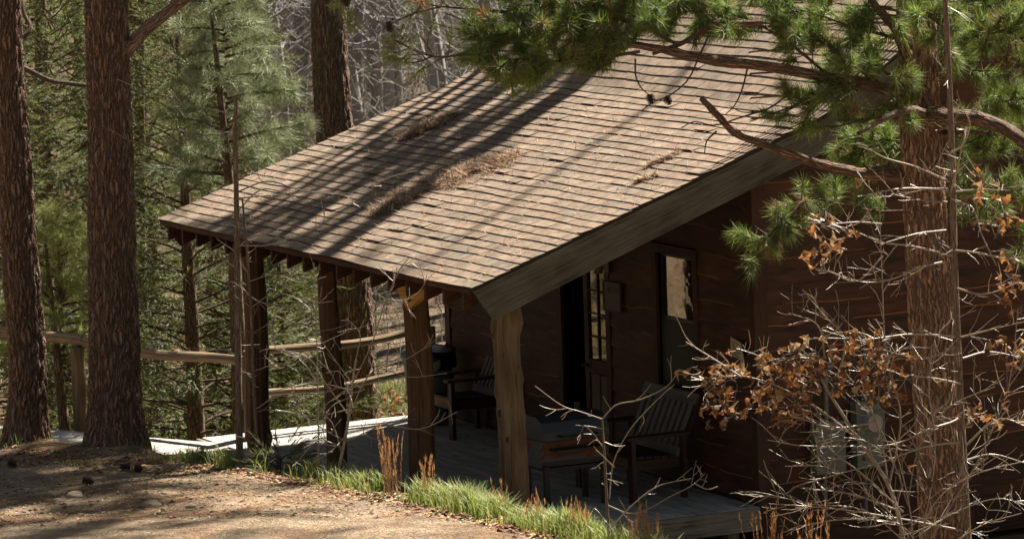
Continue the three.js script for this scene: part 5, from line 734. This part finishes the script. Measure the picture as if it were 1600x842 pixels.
// grass along the bank (nobody could count it)
{
  const g = new GB(), R = rng(601), cols = [[0.26, 0.36, 0.06], [0.33, 0.42, 0.08], [0.18, 0.27, 0.055], [0.40, 0.44, 0.13], [0.44, 0.37, 0.17]];
  const blade = (x, z, h, c) => { const y = G(x, z) - 0.01, a = R() * 6.2832, w = 0.0032 + 0.003 * R(), lean = h * (0.15 + 0.6 * R()), sx = -Math.sin(a) * w, sz = Math.cos(a) * w, m = 0.75 + 0.5 * R(), cc = c.map((q) => q * m), lx = Math.cos(a) * lean, lz = Math.sin(a) * lean; const b0 = V(x - sx, y, z - sz), b1 = V(x + sx, y, z + sz), m0 = V(x + lx * 0.35 - sx * 0.8, y + h * 0.6, z + lz * 0.35 - sz * 0.8), m1 = V(x + lx * 0.35 + sx * 0.8, y + h * 0.6, z + lz * 0.35 + sz * 0.8), t = V(x + lx, y + h * (0.95 - 0.2 * R()), z + lz); g.tri(b0, b1, m1, null, cc); g.tri(b0, m1, m0, null, cc); g.tri(m0, m1, t, null, cc); };
  for (let i = 0; i < 60000; i++) {
    const k = R() * (crest.length - 2), j = Math.floor(k), p = crest[j].clone().lerp(crest[j + 1], k - j), u = lerp(crestPx[j][0], crestPx[j + 1][0], k - j); if (u > 1150 || u < -60) continue;
    const off = (R() + R() - 1) * 0.75 - 0.25, x = p.x + HF.x * -off + (R() - 0.5) * 0.3, z = p.z + HF.z * -off + (R() - 0.5) * 0.3, n = fbm(x * 1.8, z * 1.8, 611, 3);
    const dens = u < 60 ? 0.34 : u < 230 ? 0.22 : u < 350 ? 0.30 : u < 480 ? 0.48 : 0.56; if (n > dens + 0.1 * R() || R() > 0.75) continue;
    blade(x, z, (0.05 + 0.2 * R()) * (u < 350 ? 0.8 : 1.05) * (0.45 + 1.1 * fbm(x * 2.3, z * 2.3, 614, 3)), cols[R() * cols.length | 0]);
  }
  for (let i = 0; i < 2500; i++) { const u = R() * 420, v = 715 + 120 * R() ** 2, p = onY(u, v, 0.52); if (fbm(p.x * 1.3, p.z * 1.3, 612) > 0.40) continue; blade(p.x, p.z, 0.03 + 0.05 * R(), cols[3 + (R() * 2 | 0)]); }
  tag(g.build('bank_grass', M.grass, scene), 'bright green grass along the road bank', 'grass', null, 'stuff');
  // meadow in the hollow seen under the porch roof
  const g2 = new GB(); for (let i = 0; i < 9000; i++) { const d = 46.5 + 14 * R(), u = 380 + 320 * R(), p = at(u, 600, d); const y = G(p.x, p.z), h = 0.1 + 0.2 * R(), a = R() * 6.28, c = mix3([0.14, 0.21, 0.06], [0.32, 0.32, 0.13], R()); if (fbm(p.x * 0.5, p.z * 0.5, 613) > 0.55) continue; g2.tri(V(p.x - 0.02 * Math.sin(a), y, p.z - 0.02 * Math.cos(a)), V(p.x + 0.02 * Math.sin(a), y, p.z + 0.02 * Math.cos(a)), V(p.x + (R() - 0.5) * 0.15, y + h, p.z + (R() - 0.5) * 0.15), null, c); }
  tag(g2.build('hollow_grass', M.grass, scene), 'green grass in the hollow beyond the railing', 'grass', null, 'stuff');
}
// leaf litter, pebbles, stones, cones on the road
{
  const R = rng(621), g = new GB(), pal = [[0.30, 0.17, 0.085], [0.42, 0.28, 0.16], [0.20, 0.10, 0.05], [0.50, 0.37, 0.23], [0.34, 0.15, 0.07]];
  const leaf = (x, z, s) => { const y = G(x, z) + 0.004, a = R() * 6.28, f = 0.2 + 0.9 * R(), c = pal[R() * 5 | 0].map((q) => q * (0.7 + 0.6 * R())), d = V(Math.cos(a), 0, Math.sin(a)), e = V(-d.z, 0, d.x), t = V(0, s * f * 0.5, 0), o = V(x, y, z), A = o.clone().addScaledVector(d, s), B = o.clone().addScaledVector(d, -s), C = o.clone().addScaledVector(e, s * 0.55).add(t), D = o.clone().addScaledVector(e, -s * 0.55).add(t.multiplyScalar(0.4 + R())); g.tri(A, C, B, null, c); g.tri(A, B, D, null, c); };
  for (let i = 0; i < 5200; i++) { const k = R() * (crest.length - 2), j = Math.floor(k), p = crest[j].clone().lerp(crest[j + 1], k - j), u = lerp(crestPx[j][0], crestPx[j + 1][0], k - j); if (u > 1300 || u < -100) continue; const off = u > 330 ? 0.15 + 0.55 * Math.abs(R() + R() + R() - 1.5) : 0.3 + R() * 1.2; if (u < 330 && R() > 0.35) continue; leaf(p.x - HF.x * off + (R() - 0.5) * 0.4, p.z - HF.z * off + (R() - 0.5) * 0.4, 0.018 + 0.03 * R()); }
  for (let i = 0; i < 1700; i++) { const p = onY(R() * 1000, 720 + 125 * R(), 0.62); if (crestAt(p.x, p.z)[0] < 0) continue; leaf(p.x, p.z, 0.012 + 0.022 * R()); }
  tag(g.build('leaf_litter', M.litter, scene), 'dry brown leaves scattered along the road edge', 'leaf litter', null, 'stuff');
  const stoneG = [0, 1, 2, 3].map((k) => { const s = new THREE.IcosahedronGeometry(1, 2), p = s.attributes.position; for (let i = 0; i < p.count; i++) { const q = V().fromBufferAttribute(p, i), m = 0.75 + 0.5 * vn3(q.x * 1.3 + 5 + k * 9, q.y * 1.3 + 5, q.z * 1.3 + 5, 3 + k); p.setXYZ(i, q.x * m, q.y * m * 0.55, q.z * m); } s.computeVertexNormals(); return s; });
  const sm = std({ color: rgb(0.38, 0.29, 0.21), bumpMap: granBump, bumpScale: 0.004 }), small = [];
  for (const [u, v, s] of [[116, 797, 0.075], [70, 788, 0.05], [122, 788, 0.04], [236, 824, 0.085], [330, 812, 0.04], [42, 772, 0.035], [90, 806, 0.05], [360, 780, 0.035], [190, 770, 0.035], [300, 828, 0.05]]) { const p = onY(u, v, 0.55), o = mesh('stone', stoneG[u % 4], sm, scene); o.position.set(p.x, G(p.x, p.z) + s * 0.12, p.z); o.scale.setScalar(s); o.rotation.y = u; tag(o, s > 0.07 ? (u < 200 ? 'flat tan stone bedded among gravel on the dirt road' : 'round reddish stone at the lower edge of the dirt road') : 'small tan stone lying on the dirt road', 'stone', 'stones on the road'); }
  for (let i = 0; i < 900; i++) { const p = onY(R() * 900, 712 + 130 * R(), 0.6); if (crestAt(p.x, p.z)[0] < 0.2) continue; const s = 0.006 + 0.02 * R() ** 3, q = new THREE.IcosahedronGeometry(s, 0); q.scale(1, 0.6, 1); q.rotateY(R() * 6); q.translate(p.x, G(p.x, p.z) + s * 0.2, p.z); small.push(q); }
  tag(mesh('gravel', mergeGeometries(small), sm, scene), 'fine gravel strewn over the dirt road', 'gravel', null, 'stuff');
  const cm = std({ color: rgb(0.07, 0.04, 0.028) });
  for (const [u, v, s, l] of [[138, 774, 1.7, 'dark fallen pine cone lying on the open dirt road'], [18, 720, 1.5, 'fallen pine cone in the litter below the leaning trunk'], [195, 732, 1.5, 'fallen pine cone at the foot of the trunk mound'], [216, 735, 1.3, 'fallen pine cone in the litter right of the mound']]) { const p = onY(u, v, 0.55), o = mesh('fallen_cone', CONE, cm, scene); o.position.set(p.x, G(p.x, p.z) + 0.028 * s, p.z); o.scale.setScalar(s); o.rotation.set(1.3, u, 0.3); tag(o, l, 'pine cone'); }
}
// dry needles lying on the roof
{
  const roofPx = (u, v) => { const d = ray(u, v), n = V(0, Math.cos(PA), Math.sin(PA)), t = V(0, HE + 0.016, 0).sub(EYE).dot(n) / d.dot(n); return EYE.clone().addScaledVector(d, t); };
  const N = V(0, Math.cos(PA), Math.sin(PA)), S = V(0, Math.sin(PA), -Math.cos(PA)), pal = [[0.24, 0.11, 0.05], [0.44, 0.30, 0.17], [0.13, 0.055, 0.03], [0.66, 0.54, 0.38], [0.34, 0.17, 0.085]];
  const needle = (g, P, lift, R, len) => { const a = R() * 6.28, d = V(Math.cos(a), 0, 0).addScaledVector(S, Math.sin(a)).addScaledVector(N, (R() - 0.35) * 1.1).normalize(), w = V().crossVectors(d, N).normalize().multiplyScalar(0.0034), c = pal[R() * 5 | 0].map((q) => q * (0.7 + 0.6 * R())), o = P.clone().addScaledVector(N, lift + 0.003); const e = o.clone().addScaledVector(d, len); g.tri(o.clone().sub(w), o.clone().add(w), e, null, c); };
  const pile = (label, spine, wid, n, hgt, seed) => { const R = rng(seed), g = new GB(), c = curve(spine.map(([u, v]) => roofPx(u, v)), 40); for (let i = 0; i < n; i++) { const t = R(), k = c[Math.floor(t * 40)], q = Math.sin(Math.PI * clamp(t * 0.94 + 0.03)) ** 0.6, gs = (R() + R() + R() - 1.5) * 1.1, P = k.clone().addScaledVector(V(1, 0, 0), gs * wid * q * 0.9).addScaledVector(S, (R() - 0.5) * wid * 0.5), n2 = fbm(P.x * 5, P.z * 5, seed, 3); if (n2 < 0.4 + 0.14 * Math.abs(gs) * R()) continue; needle(g, P, hgt * q * Math.max(0, 1 - gs * gs) * R() * (0.6 + n2), R, 0.05 + 0.08 * R()); } tag(g.build('needle_pile', M.straw, scene), label, 'needles', 'drifts of needles on the roof', 'stuff'); };
  pile('large drift of dry brown needles on the porch roof', [[588, 332], [640, 302], [700, 280], [760, 258], [800, 243]], 0.5, 11000, 0.055, 631); pile('smaller drift of needles higher up the porch roof', [[634, 216], [668, 200], [712, 178]], 0.26, 3600, 0.045, 632); pile('thin streak of needles near the roof edge', [[1008, 262], [1035, 250], [1062, 238]], 0.07, 700, 0.02, 633); pile('little streak of needles below the thin one', [[995, 284], [1012, 279], [1030, 273]], 0.06, 450, 0.02, 634);
  const R = rng(635), g = new GB(); for (let i = 0; i < 1300; i++) { const x = lerp(XF + 0.1, XN - 0.1, R()), s = R() < 0.5 ? 0.1 + 3.7 * R() : 0.135 * (1 + Math.floor(26 * R())) - 0.008, P = roofAt(x, s, 0.017); for (let k = 0; k < 1 + (R() * 3 | 0); k++) needle(g, P, 0, R, 0.05 + 0.07 * R()); } tag(g.build('scattered_needles', M.straw, scene), 'single dry needles strewn over the shingles', 'needles', null, 'stuff');
}
// fallen twigs and drifts of brown needles on the ground round the trunks
{
  const R = rng(641), g = new GB();
  for (let i = 0; i < 90; i++) { const p = onY(R() * 900, 716 + 120 * R(), 0.6); if (crestAt(p.x, p.z)[0] < -0.3) continue; const a = R() * 6.28, L = 0.08 + 0.4 * R() * R(), q = 0.5 + R(); g.color = [q, q * 0.9, q * 0.8]; const pts = wander(V(p.x, 0, p.z), V(Math.cos(a), 0, Math.sin(a)), L, 5, R, 0.12).map((c) => gp(c.x, c.z, 0.006 + 0.012 * R())); g.tube(pts, taper(0.005, 0.002), 4, { r0: 0.1 }); }
  g.tube(curve([[385, 742], [420, 762], [455, 772], [495, 776]].map(([u, v]) => { const c = onY(u, v, 0.58); return gp(c.x, c.z, 0.03); }), 14), taper(0.008, 0.004), 5, { r0: 0.1 });
  tag(g.build('fallen_twigs', M.twig, scene), 'fallen twigs scattered over the dirt road', 'twigs', null, 'stuff');
  const n = new GB(), pal = [[0.30, 0.15, 0.07], [0.40, 0.24, 0.13], [0.20, 0.10, 0.05], [0.48, 0.34, 0.21]];
  const strew = (x, z, k) => { for (let i = 0; i < k; i++) { const X = x + (R() - 0.5) * 0.1, Z = z + (R() - 0.5) * 0.1, a = R() * 6.28, L = 0.05 + 0.07 * R(), y = G(X, Z) + 0.004 + 0.012 * R(), w = 0.0024, c = pal[R() * 4 | 0].map((q) => q * (0.6 + 0.7 * R())); n.tri(V(X - Math.sin(a) * w, y, Z + Math.cos(a) * w), V(X + Math.sin(a) * w, y, Z - Math.cos(a) * w), V(X + Math.cos(a) * L, y + 0.012 * R(), Z + Math.sin(a) * L), null, c); } };
  for (const [c, , r] of mounds) for (let i = 0; i < 420; i++) { const a = R() * 6.28, q = 0.2 + 0.9 * R(); strew(c.x + Math.cos(a) * q, c.z + Math.sin(a) * q, 6); }
  for (let i = 0; i < 1500; i++) { const p = onY(R() * 950, 708 + 135 * R(), 0.6); if (crestAt(p.x, p.z)[0] < -0.1 || fbm(p.x * 1.7, p.z * 1.7, 413) < 0.44 + 0.1 * R()) continue; strew(p.x, p.z, 5); }
  tag(n.build('ground_needles', M.straw, scene), 'brown needles matted on the dirt road', 'needles', null, 'stuff');
}
// small evergreens in the lower right corner
cedar('small dark cedar seedling among the bare stems by the corner pine', 1570, 30.5, 1.35, { name: 'cedar_seedling', seed: 231, w: 0.45, n: 30, dens: 60, low: 0.1 });
cedar('little cedar seedling in the bank grass beside the two saplings', 425, pix(onY(425, 740, 0.56))[2], 0.2, { name: 'cedar_seedling', seed: 232, w: 0.07, n: 9, dens: 40, low: 0.02 });
renderer.render(scene, camera);
